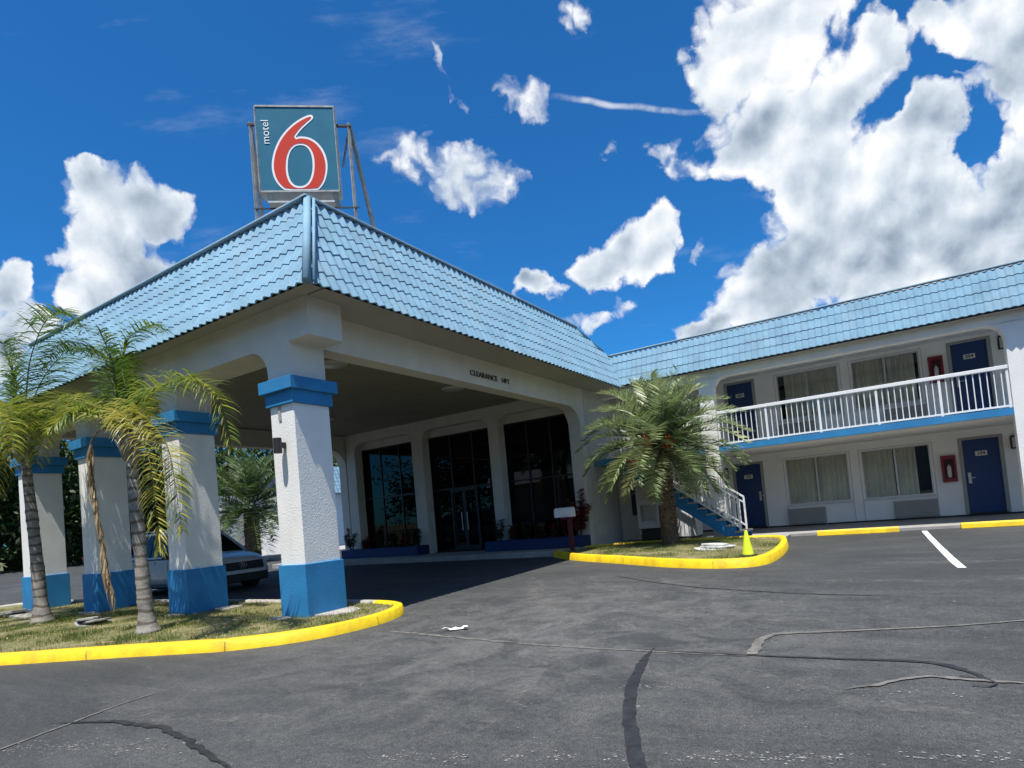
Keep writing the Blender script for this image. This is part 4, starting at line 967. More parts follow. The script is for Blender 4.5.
# ------------------------------------------------------------------ vegetation
def bez(p, n):
    p = [V(q) for q in p]
    out = []
    m = len(p) - 1
    for i in range(n + 1):
        t = i / n * m; k = min(int(t), m - 1); f = t - k
        p0 = p[max(k - 1, 0)]; p1 = p[k]; p2 = p[k + 1]; p3 = p[min(k + 2, m)]
        out.append(.5 * ((2 * p1) + (-p0 + p2) * f + (2 * p0 - 5 * p1 + 4 * p2 - p3) * f * f + (-p0 + 3 * p1 - 3 * p2 + p3) * f ** 3))
    return out
def frond(lm, sm, pts, nl, ll, droop, w, start, rr, tint, vee=.35, fwd=.55, r0=.016, plumose=.25, tj=.15):
    """pinnate frond: tube rachis + paired tapering leaflets that bend down with gravity"""
    C_ = bez(pts, 26); sm.tube(C_, [max(.0025, r0 * (1 - i / 27)) for i in range(27)], 5, cap=False)
    for k in range(nl):
        t = start + (1 - start) * (k + rr.uniform(0, .9)) / nl; x = t * 26; i = min(int(x), 25); p = C_[i].lerp(C_[i + 1], x - i)
        T = (C_[min(i + 2, 26)] - C_[max(i - 1, 0)]).normalized()
        up = V((0, 0, 1)); sd = T.cross(up)
        if sd.length < .1: sd = V((1, 0, 0))
        sd.normalize(); nu = sd.cross(T).normalized()
        ln = ll * (.45 + 1.1 * math.sin(PI * min(1, .12 + .88 * (t - start) / (1 - start)) ** .8) * .62) * rr.uniform(.8, 1.15)
        for s in (-1, 1):
            if rr.random() < .06: continue
            f = fwd + (t - start) * .5 + rr.uniform(-.15, .15)
            d = (sd * s + T * f + nu * (vee + rr.uniform(-plumose, plumose))).normalized()
            seg = 4; q = p.copy(); wd = w * rr.uniform(.75, 1.2); tt = min(1, max(.01, tint + rr.uniform(-tj, tj) + (.12 if s > 0 else 0)))
            tw = (d.cross(V((0, 0, 1)))); tw = (tw if tw.length > .05 else T).normalized()
            ws = (tw * .75 + T * .65 + V((0, 0, rr.uniform(-.3, .3)))).normalized()
            vs = []
            for j in range(seg + 1):
                ww = wd * (.7, 1, .85, .5, .05)[j]
                vs += [q - ws * ww / 2, q + ws * ww / 2]
                q = q + d * (ln / seg); d = (d + V((0, 0, -1)) * droop * (.25 + j * .28) * rr.uniform(.7, 1.2)).normalized()
            lm.add(vs, [(2 * j, 2 * j + 1, 2 * j + 3, 2 * j + 2) for j in range(seg)], tt)
def arc_frond(o, az, el, L_, sag, n=5):
    """rachis control points launched at elevation el that arches under its weight"""
    d = V((math.cos(az) * math.cos(el), math.sin(az) * math.cos(el), math.sin(el))); p = V(o); pts = [p.copy()]
    for i in range(n):
        p = p + d * L_ / n; pts.append(p.copy()); d = (d + V((0, 0, -sag * (.35 + .3 * i)))).normalized()
    return pts
def palm_trunk(base, top, r0, r1, m, parent, rings=0, rough=0, flare=0, seed=0):
    rr = random.Random(seed); n = 60; mb = MB(); pts = []; rad = []
    a, b = V(base), V(top); bend = V((.06 * rr.uniform(-1, 1), 0, 0))
    for i in range(n + 1):
        t = i / n; p = a.lerp(b, t) + bend * math.sin(PI * t) * (b - a).length * .25; pts.append(p)
        r = r0 + (r1 - r0) * t + flare * max(0, 1 - t * 7) ** 2 + .012 * noise.noise(V((0, 0, t * 9 + seed)))
        if rings: r += .008 * (1 if (t * rings + .3 * noise.noise(V((t * 20, 1, seed)))) % 1 < .18 else 0)
        rad.append(r)
    mb.tube(pts, rad, 18); return mb, pts
# two queen palms on the lawn island
def queen(base, top, label, specs, seed, r0=.10, group='thin palms on the lawn island'):
    rr = random.Random(seed); t = thing('palm_tree', label, 'palm tree', base, group)
    mb, pts = palm_trunk(base, top, r0, .078, M['ring'], t, rings=19, flare=.085, seed=seed); mb.build('trunk', M['ring'], t, smooth=True)
    cr = MB(); tp = V(top); up = (V(top) - V(base)).normalized()
    for k in range(12):    # old boot stubs and fibrous sheath
        a = k * 2.4; s = V((math.cos(a), math.sin(a), 0)); q = tp - V((0, 0, .35 - .035 * k)); cr.tube([q + s * .06, q + s * .13 + V((0, 0, .16)), q + s * (.16 + .06 * rr.random()) + V((0, 0, .30))], [.05, .035, .012], 6)
    cr.tube([tp - V((0, 0, .25)), tp + V((0, 0, .1)), tp + V((0, 0, .45))], [.10, .09, .03], 10); cr.build('crown_shaft', M['bark'], t, smooth=True)
    lm, sm = MB(), MB()
    for (pts_, tint, ll, nl) in specs: frond(lm, sm, pts_, int(nl * 2.5), ll * 1.05, .62, .028, .10, rr, tint, vee=.15, plumose=.75, tj=.30)
    lm.build('fronds', M['queen'], t, fix=False); sm.build('frond_stems', M['stem'], t, smooth=True, fix=False)
    return t
B1, T1 = (-9.4, 4.6, .08), (-9.62, 4.62, 2.95)
B2, T2 = (-13.72, 4.85, .08), (-14.15, 4.85, 3.45)
def P1(*l): return [V(T1) + V((0, 0, .1))] + [V(q) for q in l]
sp1 = [
 (P1((-9.0, 4.45, 3.42), (-8.25, 4.4, 3.50), (-7.52, 4.4, 3.46), (-6.95, 4.4, 3.12), (-6.75, 4.4, 2.45)), .50, .40, 60),
 (P1((-9.1, 4.5, 3.35), (-8.5, 4.3, 3.12), (-7.92, 4.25, 2.65), (-7.68, 4.2, 2.05), (-7.6, 4.2, 1.5)), .80, .36, 52),
 (P1((-9.2, 4.3, 3.25), (-8.6, 4.15, 3.05), (-8.0, 4.05, 2.5), (-7.8, 4.0, 1.85), (-7.75, 4.0, 1.3)), .97, .34, 44),
 (P1((-10.14, 4.4, 3.55), (-11.5, 4.4, 3.88), (-12.7, 4.4, 3.68), (-13.5, 4.35, 3.15), (-13.9, 4.3, 2.6)), .66, .50, 70),
 (P1((-10.4, 4.65, 3.65), (-11.6, 4.7, 3.85), (-12.8, 4.75, 3.6), (-13.5, 4.8, 3.1)), .5, .46, 60),
 (P1((-10.1, 4.7, 3.7), (-10.55, 4.8, 4.3), (-11.1, 4.85, 4.75), (-12.1, 4.85, 5.1), (-12.9, 4.85, 5.0)), .14, .36, 50),
 (P1((-10.0, 4.8, 3.75), (-10.3, 4.9, 4.3), (-10.25, 5.0, 4.75), (-9.7, 5.05, 4.85), (-9.2, 5.05, 4.65)), .18, .32, 46),
 (P1((-9.66, 4.5, 3.6), (-9.75, 4.5, 4.2), (-9.95, 4.45, 4.7)), .2, .32, 40),
 (P1((-9.95, 4.9, 3.5), (-10.6, 5.1, 4.0), (-11.4, 5.3, 4.25), (-12.0, 5.4, 4.1)), .25, .40, 44),
 (P1((-9.5, 4.15, 3.3), (-9.45, 3.8, 3.28), (-9.4, 3.5, 3.0)), .55, .26, 34),
]
pq = queen(B1, T1, 'thin grey-trunked palm with arching yellow-green fronds, nearer the pillars', sp1, 11)
def P2(*l): return [V(T2) + V((0, 0, .1))] + [V(q) for q in l]
sp2 = [
 (P2((-13.8, 4.8, 4.3), (-13.2, 4.7, 5.0), (-12.2, 4.6, 5.45), (-11.2, 4.5, 5.3), (-10.6, 4.5, 4.9)), .15, .5, 66),
 (P2((-13.9, 4.9, 4.2), (-13.4, 5.0, 4.8), (-12.6, 5.1, 5.1), (-11.8, 5.2, 4.9)), .2, .5, 60),
 (P2((-14.2, 4.8, 4.3), (-14.2, 4.75, 5.0), (-14.4, 4.7, 5.6)), .15, .45, 50),
 (P2((-14.6, 4.7, 4.1), (-15.3, 4.6, 4.5), (-16.2, 4.5, 4.3), (-16.9, 4.4, 3.5)), .4, .5, 60),
 (P2((-13.6, 4.5, 3.9), (-12.9, 4.2, 4.05), (-12.2, 4.0, 3.7), (-11.8, 3.9, 3.1)), .6, .5, 60),
 (P2((-14.4, 4.4, 3.8), (-14.7, 4.0, 3.7), (-15.0, 3.7, 3.1), (-15.1, 3.6, 2.4)), .55, .5, 56),
 (P2((-13.9, 4.4, 3.7), (-13.8, 3.9, 3.6), (-13.8, 3.6, 3.0), (-13.9, 3.5, 2.3)), .65, .45, 50),
 (P2((-14.5, 5.1, 4.1), (-15.2, 5.4, 4.4), (-16.0, 5.6, 4.0)), .3, .5, 50),
 (P2((-14.6, 4.7, 3.7), (-15.3, 4.5, 3.5), (-15.9, 4.4, 2.8), (-16.2, 4.3, 2.0)), .75, .45, 54),
 (P2((-13.8, 5.3, 4.1), (-13.4, 5.9, 4.4), (-13.0, 6.4, 4.1)), .3, .45, 46),
]
queen(B2, T2, 'thin grey-trunked palm with arching fronds at the left edge, farther from the pillars', sp2, 23, r0=.12)
# hanging dead frond of the nearer palm
rr = random.Random(2); dm, ds = MB(), MB()
dp = [V(T1) + V((-.1, -.05, .05)), V((-10.05, 4.5, 3.22)), V((-10.45, 4.45, 3.05)), V((-10.5, 4.45, 2.5)), V((-10.3, 4.45, 1.6)), V((-10.12, 4.45, .75))]
C_ = bez(dp, 40); ds.tube(C_, [.018 * (1 - i / 45) for i in range(41)], 6, cap=False)
for k in range(170):
    i = rr.randint(16, 39); p = C_[i]; d = V((rr.uniform(-.22, .22), rr.uniform(-.22, .22), -1)).normalized(); L_ = rr.uniform(.25, .5); w = V((rr.uniform(-1, 1), rr.uniform(-1, 1), 0)).normalized() * .012
    m1 = p + d * L_ * .5 + V((rr.uniform(-.03, .03), 0, 0)); e = p + d * L_ - V((d.x, d.y, 0)) * L_ * .7
    dm.add([p - w, p + w, m1 + w, m1 - w, e], [(0, 1, 2, 3), (3, 2, 4)], rr.uniform(.05, 1))
dm.build('dead_frond', M['deadleaf'], pq, fix=False); ds.build('dead_stem', M['deadleaf'], pq, smooth=True, fix=False)

# thick date palm by the stairs, and a second one behind the canopy
def date_palm(base, th, label, r, L_, nf, nl, seed, group, fruit=True, lean=(0, 0), leaf='date'):
    rr = random.Random(seed); t = thing('palm_tree', label, 'palm tree', base, group)
    top = V(base) + V((lean[0], lean[1], th)); mb, pts = palm_trunk(base, top, r, r * .92, M['barkd'], t, seed=seed)
    tr = mb.build('trunk', M['barkd'], t, smooth=True)
    sc_ = MB(); rows = int(th / .085)
    for i in range(rows):     # diamond pattern of cut leaf bases
        tt = i / rows; c = V(base).lerp(top, tt); rad = r * (1 - .08 * tt)
        for k in range(13):
            a = 2 * PI * (k + .5 * (i % 2)) / 13 + rr.uniform(-.08, .08); s = V((math.cos(a), math.sin(a), 0)); ta = V((-s.y, s.x, 0)); q = c + s * rad * .93
            h = .075 * r / .26; w = .055 * r / .26; o_ = r * rr.uniform(.12, .22)
            sc_.add([q - ta * w, q - V((0, 0, h)), q + ta * w, q + V((0, 0, h)), q + s * o_ + V((0, 0, h * .8))], [(0, 1, 4), (1, 2, 4), (2, 3, 4), (3, 0, 4)], rr.random())
    sc_.build('leaf_bases', M['boot'], tr, fix=False)
    lm, sm = MB(), MB()
    for k in range(nf):
        f = (k + .5) / nf; a = k * 2.39996 + rr.uniform(-.2, .2); el = math.radians(86 - 124 * f ** .95 + rr.uniform(-6, 6))
        LL = L_ * (.78 + .28 * math.sin(PI * f) + rr.uniform(-.06, .08)); o = top + V((math.cos(a), math.sin(a), 0)) * r * .5 + V((0, 0, .30 - .35 * f))
        pts_ = arc_frond(o, a, el, LL, .33 if f < .6 else .36)
        frond(lm, sm, pts_, nl, L_ * .215, .16, .040 * L_ / 2.3, .13, rr, .55 - .15 * f + rr.uniform(-.2, .25) + (.25 if f > .88 else 0), vee=.45, fwd=.45, r0=.020, plumose=.2, tj=.22)
    lm.build('fronds', M[leaf], t, fix=False); sm.build('frond_stems', M['stem'], t, smooth=True, fix=False)
    if fruit:
        for k, (dx, dy, dz, m_) in enumerate(((-.42, -.75, -.28, 'redfruit'), (.42, -.75, .10, 'fruit'), (-.12, -.8, .18, 'fruit'))):
            fb = MB(); c = top + V((dx, dy, dz))
            for q in range(90):
                p = c + V((rr.gauss(0, .075), rr.gauss(0, .075), rr.gauss(-.02, .10))); fb.add([p + V(v) * .017 for v in ((1, 0, 0), (-1, 0, 0), (0, 1, 0), (0, -1, 0), (0, 0, 1.3), (0, 0, -1.3))], [(0, 2, 4), (2, 1, 4), (1, 3, 4), (3, 0, 4), (2, 0, 5), (1, 2, 5), (3, 1, 5), (0, 3, 5)])
            fb.tube([top + V((0, 0, .2)), top + V((dx * .5, dy * .5, dz + .35)), c], .012, 5, cap=False)
            fb.build('fruit_cluster', M[m_], t, fix=False)
    return t
date_palm((-4.92, 15.2, .18), 2.5, 'thick dark-trunked palm with a dense round crown in front of the outdoor stairs', .205, 2.0, 92, 46, 31, 'thick palms', lean=(.0, 0))
date_palm((-27.3, 18.6, .1), 2.7, 'thick palm seen through the canopy between the two nearest pillars', .36, 3.1, 70, 36, 37, 'thick palms', fruit=False, leaf='datedark')

# leafy clump crowns
def crown(mb, c, rx, ry, rz, n, size, rr, lobes=9):
    L_ = [(V((rr.uniform(-.6, .6) * rx, rr.uniform(-.6, .6) * ry, rr.uniform(-.55, .6) * rz)), rr.uniform(.35, .6)) for _ in range(lobes)]
    for k in range(n):
        lc, lr = rr.choice(L_); d = V((rr.gauss(0, 1), rr.gauss(0, 1), rr.gauss(0, 1))).normalized() * (rr.random() ** .4) * lr
        p = V(c) + lc + V((d.x * rx, d.y * ry, d.z * rz)); a = V((rr.gauss(0, 1), rr.gauss(0, 1), rr.gauss(0, 1))).normalized(); b = a.orthogonal().normalized(); s = size * rr.uniform(.6, 1.3)
        mb.add([p - a * s, p + b * s * .45, p + a * s, p - b * s * .45], [(0, 1, 2, 3)], min(1, max(.01, rr.gauss(.45, .25))))
def tree(x, y, h, w, label, seed, n=2600, leaf=.22, group='leafy trees beyond the road'):
    rr = random.Random(seed); z = .1; t = thing('tree', label, 'tree', (x, y, z), group)
    tk = MB(); top = V((x + rr.uniform(-.4, .4), y, z + h * .6)); tk.tube([(x, y, z), V((x, y, z)).lerp(top, .5), top], [.22, .17, .10], 10)
    for k in range(6):
        a = rr.uniform(0, 6.28); b = V((x, y, z)).lerp(top, rr.uniform(.4, 1)); tk.tube([b, b + V((math.cos(a) * w * .25, math.sin(a) * w * .25, h * .16)), b + V((math.cos(a) * w * .42, math.sin(a) * w * .42, h * .26))], [.08, .05, .02], 6)
    tk.build('trunk', M['bough'], t, smooth=True)
    c = MB(); crown(c, (x, y, z + h * .52), w * .6, w * .6, h * .5, n, leaf, rr, 26); c.build('crown', M['tree'], t, fix=False)
TS = [(-66, 9, 15, 13, 'large dark tree at the far left edge beyond the road'), (-66, 18, 14, 12, 'dark tree far behind the leftmost pillar'), (-65, 27, 14.5, 12, 'dark tree far beyond the road between the two leftmost pillars'),
      (-63, 36, 14, 12, 'dark tree far behind the silver SUV'), (-60, 45, 15, 13, 'dark tree far behind, left of the distant palm'), (-58, 55, 14, 13, 'dark tree showing behind the distant thick palm'),
      (-50, 66, 14, 14, 'dark tree seen through the far canopy arch'), (-70, 1, 13, 12, 'dark tree half outside the left frame edge')]
for i, (x, y, h, w, lab) in enumerate(TS): tree(x, y, h, w, lab, 50 + i, 9000, .27)
mb = MB(); rr = random.Random(9)
for k in range(60):
    yy = -6 + k * 1.25; crown(mb, (-63.5 + rr.uniform(-.5, .8), yy, 1.3), 1.2, 1.3, 1.3, 330, .20, rr, 5)
tag(mb.build('hedge', M['tree'], fix=False), 'continuous dark hedge along the far side of the road', 'hedge')
mb = MB(); rr = random.Random(19)
for k in range(34):
    yy = -22 + k * 3.6; crown(mb, (-76 + rr.uniform(-2, 2), yy, 5.5), 4.5, 4, 6.8 + rr.uniform(-.6, 1.6), 2000, .62, rr, 12)
tag(mb.build('woodland', M['tree'], fix=False), kind='stuff')
# shrubs
def shrub(loc, h, n, mname, label, seed, leaf=.16, group=None, wl=.055):
    rr = random.Random(seed); t = thing('shrub', label, 'shrub', loc, group); b = V(loc); lm, sm = MB(), MB()
    for s in range(7):
        a = rr.uniform(0, 6.28); tip = b + V((math.cos(a) * h * rr.uniform(.08, .30), math.sin(a) * h * rr.uniform(.08, .26), h * rr.uniform(.55, 1.0))); sm.tube([b + V((math.cos(a) * .04, math.sin(a) * .04, 0)), (b + tip) / 2 + V((0, 0, .05)), tip], [.014, .01, .006], 5)
        for k in range(n // 7):
            f = rr.uniform(.25, 1.0); p = b.lerp(tip, f); aa = rr.uniform(0, 6.28); d = V((math.cos(aa), math.sin(aa), rr.uniform(-.2, .9))).normalized(); sd = d.cross(V((0, 0, 1))).normalized() * wl * .5 * rr.uniform(.7, 1.2); l_ = leaf * rr.uniform(.6, 1.2)
            lm.add([p, p + d * l_ * .45 + sd, p + d * l_ + V((0, 0, -.04)), p + d * l_ * .45 - sd], [(0, 1, 2, 3)], min(1, max(.01, rr.gauss(.5, .3))))
    lm.build('leaves', M[mname], t, fix=False); sm.build('stems', M['bough'], t)
shrub((-7.66, 15.52, .5), 1.4, 1000, 'croton', 'tall red-leaved shrub in the right planter by the white corner pier', 61)
shrub((-8.5, 15.55, .5), .55, 200, 'croton', 'low red-leaved shrub next to the tall one in the right planter', 62)
shrub((-9.4, 15.55, .5), .6, 200, 'shrub', 'low dark shrub in the middle of the right planter', 63)
shrub((-10.4, 15.55, .5), .75, 240, 'shrub', 'dark shrub at the left end of the right planter', 64)
shrub((-13.8, 15.55, .5), .7, 240, 'shrub', 'dark shrub at the right end of the left planter', 65)
shrub((-14.9, 15.55, .5), .65, 220, 'shrub', 'dark shrub in the middle of the left planter', 66)
shrub((-16.9, 15.5, .5), .95, 280, 'shrub', 'larger dark shrub at the left end of the left planter', 67)

for k_, (x_, h_, m_, l_) in enumerate(((-8.05, .8, 'croton', 'middle-height red shrub just left of the tallest red shrub'), (-9.9, .5, 'croton', 'small reddish shrub between the two dark shrubs of the right planter'), (-8.95, .45, 'shrub', 'smallest dark shrub in the right planter'),
                                      (-14.3, .5, 'croton', 'small reddish shrub near the right end of the left planter'), (-15.5, .6, 'shrub', 'dark shrub left of the middle in the left planter'), (-16.2, .5, 'croton', 'small reddish shrub towards the left end of the left planter'))):
    shrub((x_, 15.53, .5), h_, 260, m_, l_, 120 + k_)
# ------------------------------------------------------------------ distant motel block seen through the canopy
fb = thing('far_building', 'white single-storey motel block with blue tiled roof behind the distant palm', 'building', (-38, 32, 0))
ar = [(22.5, 3.4), (22.5, .05), (23.4, .05), (23.4, 2.2)] + arc(24.4, 2.2, 1.0, 180, 0, 12) + [(25.4, .05), (26.3, .05), (26.3, 2.2)] + arc(27.3, 2.2, 1.0, 180, 0, 12) + [(28.3, .05), (48, .05), (48, 4.2), (29.4, 4.2), (29.4, 3.4)]
mb = MB(); mb.poly([ar], FYZ(-36), .3); mb.build('wall', M['shaft'], fb)
mb = MB(); mb.box(-37.5, -36.31, 22.5, 22.8, .05, 3.4); mb.box(-44, -37.5, 29.4, 48, .05, 4.2); mb.box(-37.7, -37.5, 22.8, 27, .05, 4.2); mb.build('wall', M['wall'], fb)
mansard((-35.6, 29.2), (-35.6, 48.4), 4.1, .8, 6.2, (-1, 0), lambda f: .8 * f, lambda f: 19.2, 7, 'roof_tiles', fb, period=.31, amp=.06)
mb = MB(); mb.box(-44, -36.4, 30.0, 48, 4.2, 6.15); mb.build('roof_core', M['tiledark'], fb)
ub = thing('utility_enclosure', 'plain beige block wall seen just left of the nearest pillar', 'wall', (-31, 24.3, 0))
MB().box(-31.3, -31.0, 23.4, 26.6, .05, 3.0).build('wall', M['siding'], ub); MB().box(-34, -31.3, 23.4, 23.7, .05, 2.6).build('wall', M['shaft'], ub)
# kerb of the far bed
mb = MB(); mb.box(-30.6, -25.6, 19.0, 27.6, .05, .26); tag(mb.build('kerb', M['concrete'], bevel=.03), 'pale kerb bed in front of the beige block wall beyond the canopy', 'kerb')
mb = MB(); mb.box(-25.58, -25.4, 18.95, 21.5, .05, .27); tag(mb.build('kerb', M['yellow'], bevel=.02), 'short yellow kerb seen left of the nearest pillar beyond the canopy', 'kerb')
# motel block across the lot behind the viewer (shows only in the lobby glass)
ob = thing('opposite_building', 'long white motel block across the lot, seen mirrored in the lobby glass', 'building', (-10, -34, 0))
mb = MB(); mb.box(-45, 5, -40, -34, .0, 5.0); mb.build('wall', M['ac'], ob)
mb = MB(); mb.add([(-45.5, -33.3, 5.0), (5.5, -33.3, 5.0), (5.5, -34.4, 6.7), (-45.5, -34.4, 6.7)], [(0, 1, 2, 3)]); mb.box(-45.5, 5.5, -40, -34.42, 5.0, 6.65); mb.build('roof', M['shaft'], ob)

for i in range(13):
    tree(-70 + i * 11.5, -52 + (i % 3) * 4, 12.5 + (i * 7 % 4), 14, 'dark tree number %s from the left behind the opposite motel block, mirrored in the glass' % ['one', 'two', 'three', 'four', 'five', 'six', 'seven', 'eight', 'nine', 'ten', 'eleven', 'twelve', 'thirteen'][i], 80 + i, 5000, .38, group='trees behind the opposite block')
# ------------------------------------------------------------------ camera
cam = bpy.data.cameras.new('camera'); co = bpy.data.objects.new('camera', cam); COL.objects.link(co); sc.camera = co
MR = [[0.8409663040314721, 0.5337282317476013, -0.08893733816133893], [0.0982841315173418, 0.010956384156938476, 0.9950980791550587], [-0.5320863698456553, 0.8455850828164984, 0.04324306583359001]]
r_, u_, f_ = [V(x) for x in MR]
co.matrix_world = Matrix(((r_.x, u_.x, -f_.x, 0), (r_.y, u_.y, -f_.y, 0), (r_.z, u_.z, -f_.z, 1.36), (0, 0, 0, 1)))
cam.sensor_fit = 'HORIZONTAL'; cam.sensor_width = 36; cam.lens = 602.479 / 1024 * 36; cam.shift_y = (487.3155 - 384) / 1024
cam.clip_start = .05; cam.clip_end = 3000

# ------------------------------------------------------------------ light
SUN = V((.095, -.37, 1)).normalized()
sd = bpy.data.lights.new('sun', 'SUN'); sd.energy = 4.7; sd.angle = math.radians(.53); sd.color = (1, .96, .90)
so = bpy.data.objects.new('sun', sd); COL.objects.link(so); so.rotation_euler = SUN.to_track_quat('Z', 'Y').to_euler(); so.location = (0, -10, 30)

# ------------------------------------------------------------------ sky with clouds
wd = bpy.data.worlds.new('World'); sc.world = wd; wd.use_nodes = True
nt = wd.node_tree; N = nt.nodes; L = nt.links; bg = N['Background']; wout = N['World Output']
sky = N.new('ShaderNodeTexSky'); sky.sky_type = 'NISHITA'; sky.sun_disc = False
sky.sun_elevation = math.asin(SUN.z); sky.sun_rotation = math.atan2(SUN.x, SUN.y); sky.air_density = 1.0; sky.dust_density = .3; sky.ozone_density = 2.0
def val(x): return x
def math_(op, a, b=None, c=None, clamp=False, T=None):
    n = (T or nt).nodes.new('ShaderNodeMath'); n.operation = op; n.use_clamp = clamp
    for i, v in enumerate((a, b, c)):
        if v is None: continue
        if isinstance(v, (int, float)): n.inputs[i].default_value = v
        else: (T or nt).links.new(v, n.inputs[i])
    return n.outputs[0]
CL = [(-0.5837, 0.2259, -0.083, 0.0653, 0.0483, 1), (-0.5108, 0.2031, -0.084, 0.0659, 0.0603, 1), (-0.5814, 0.1552, -0.085, 0.0849, 0.0713, 1), (-0.5405, 0.1153, -0.085, 0.0737, 0.0512, 1), (-0.6081, 0.0959, -0.086, 0.0647, 0.0489, 1), (-0.7485, 0.114, -0.086, 0.0459, 0.049, 1), (-0.7285, 0.0611, -0.087, 0.0497, 0.0345, 1), (-0.7934, 0.0314, -0.088, 0.0704, 0.0727, 1), (-0.0366, 0.208, -0.275, 0.0992, 0.042, 0.9), (-0.1117, 0.2576, -0.082, 0.0504, 0.0351, 0.7), (0.0594, 0.3068, -0.08, 0.0498, 0.026, 0.7), (0.1421, 0.4127, -0.078, 0.0369, 0.0316, 0.7), (-0.0364, 0.3678, 0.147, 0.0129, 0.0429, 0.42), (-0.0128, 0.3191, 0.385, 0.0114, 0.0291, 0.35), (0.2208, 0.0768, 0.047, 0.0778, 0.042, 1), (0.2573, 0.0986, -0.084, 0.0438, 0.0381, 1), (0.1621, 0.0656, -0.085, 0.0536, 0.0359, 1), (0.0664, 0.0499, -0.086, 0.0379, 0.0271, 1), (0.1426, -0.0055, -0.087, 0.0482, 0.017, 0.6), (0.2007, 0.0018, -0.086, 0.0225, 0.0309, 0.5), (0.3259, 0.0782, 0.08, 0.0155, 0.0515, 0.4), (0.308, 0.2069, -0.237, 0.1387, 0.0464, 0.3), (0.3672, 0.3269, -0.079, 0.0761, 0.0805, 1), (0.4314, 0.3717, -0.078, 0.0955, 0.0835, 1), (0.458, 0.2351, -0.081, 0.1177, 0.0936, 1), (0.5303, 0.1471, -0.083, 0.1365, 0.1319, 1), (0.5697, 0.3044, -0.299, 0.0792, 0.0894, 1), (0.4809, 0.0428, -0.085, 0.1438, 0.0843, 1), (0.6144, 0.0537, -0.085, 0.1597, 0.1154, 1), (0.4272, -0.024, 0.048, 0.1274, 0.061, 1), (0.3304, -0.0405, 0.083, 0.0544, 0.0257, 1), (0.6601, 0.232, -0.081, 0.0788, 0.0687, 1.0), (0.6366, 0.1592, -0.082, 0.0929, 0.0864, 1), (0.739, 0.0652, -0.084, 0.1595, 0.115, 1), (0.7845, 0.3064, -0.079, 0.1039, 0.1206, 1), (0.824, 0.1297, -0.083, 0.094, 0.1035, 1), (0.6823, 0.3729, -0.078, 0.0871, 0.0375, 0.8), (0.9101, 0.2117, -0.081, 0.1687, 0.235, 1), (0.4642, 0.4472, -0.077, 0.1698, 0.097, 1), (0.6033, 0.2682, -0.373, 0.0309, 0.0331, -1.5), (0.5565, 0.3681, -0.364, 0.0149, 0.0362, -0.5), (0.7388, 0.1988, -0.303, 0.035, 0.0344, -1.5), (0.7487, 0.2407, -0.081, 0.0333, 0.0271, -0.9), (0.6867, 0.3053, -0.079, 0.0385, 0.0182, -1.0), (0.6093, 0.3883, -0.078, 0.0173, 0.0371, -0.7), (0.3774, 0.0957, -0.084, 0.069, 0.0591, -0.6), (0.3226, 0.0263, -0.086, 0.0479, 0.0335, -0.4), (-0.5338, 0.2895, -0.082, 0.0875, 0.0216, -0.5)]
# group: cloud density at a point of the tangent plane
G = bpy.data.node_groups.new('cloud_density', 'ShaderNodeTree')
G.interface.new_socket('P', in_out='INPUT', socket_type='NodeSocketVector'); G.interface.new_socket('D', in_out='OUTPUT', socket_type='NodeSocketFloat'); G.interface.new_socket('core', in_out='OUTPUT', socket_type='NodeSocketFloat')
gi = G.nodes.new('NodeGroupInput'); go = G.nodes.new('NodeGroupOutput')
def gn(s, d, r, vec, col=False, lac=2.0):
    n = G.nodes.new('ShaderNodeTexNoise'); n.noise_dimensions = '2D'; n.inputs['Scale'].default_value = s; n.inputs['Detail'].default_value = d; n.inputs['Roughness'].default_value = r; n.inputs['Lacunarity'].default_value = lac
    G.links.new(vec, n.inputs['Vector']); return n.outputs['Color' if col else 'Fac']
def vm(T, op, a, b=None, sc_=None):
    n = T.nodes.new('ShaderNodeVectorMath'); n.operation = op
    for i, v in enumerate((a, b)):
        if v is None: continue
        if isinstance(v, tuple): n.inputs[i].default_value = v
        else: T.links.new(v, n.inputs[i])
    if sc_ is not None: n.inputs['Scale'].default_value = sc_
    return n
w1 = vm(G, 'SUBTRACT', gn(7, 3, .5, gi.outputs[0], True), (.5, .5, .5)); w1 = vm(G, 'SCALE', w1.outputs[0], None, .085)
w2_ = vm(G, 'SUBTRACT', gn(26, 4, .6, gi.outputs[0], True), (.5, .5, .5)); w2_ = vm(G, 'SCALE', w2_.outputs[0], None, .032)
Pw = vm(G, 'ADD', vm(G, 'ADD', gi.outputs[0], w1.outputs[0]).outputs[0], w2_.outputs[0]).outputs[0]
acc = None; neg = None; last = None
sp_ = G.nodes.new('ShaderNodeSeparateXYZ'); G.links.new(Pw, sp_.inputs[0])
def comb(*a):
    n = G.nodes.new('ShaderNodeCombineXYZ')
    for i_, q_ in enumerate(a):
        if q_ is not None: G.links.new(q_, n.inputs[i_])
    return n.outputs[0]
pu, pv = sp_.outputs[0], sp_.outputs[1]
Q2 = comb(math_('MULTIPLY', pu, pu, T=G), math_('MULTIPLY', pv, pv, T=G), math_('MULTIPLY', pu, pv, T=G)); Q1 = comb(pu, pv, None)
math3 = lambda l: comb(pu, pv, l)
SOFT = {.9: .58, .7: .40, .55: .46, .42: .26, .35: .20, .6: .40, .5: .32, .4: .22, .3: .15, .8: .8}
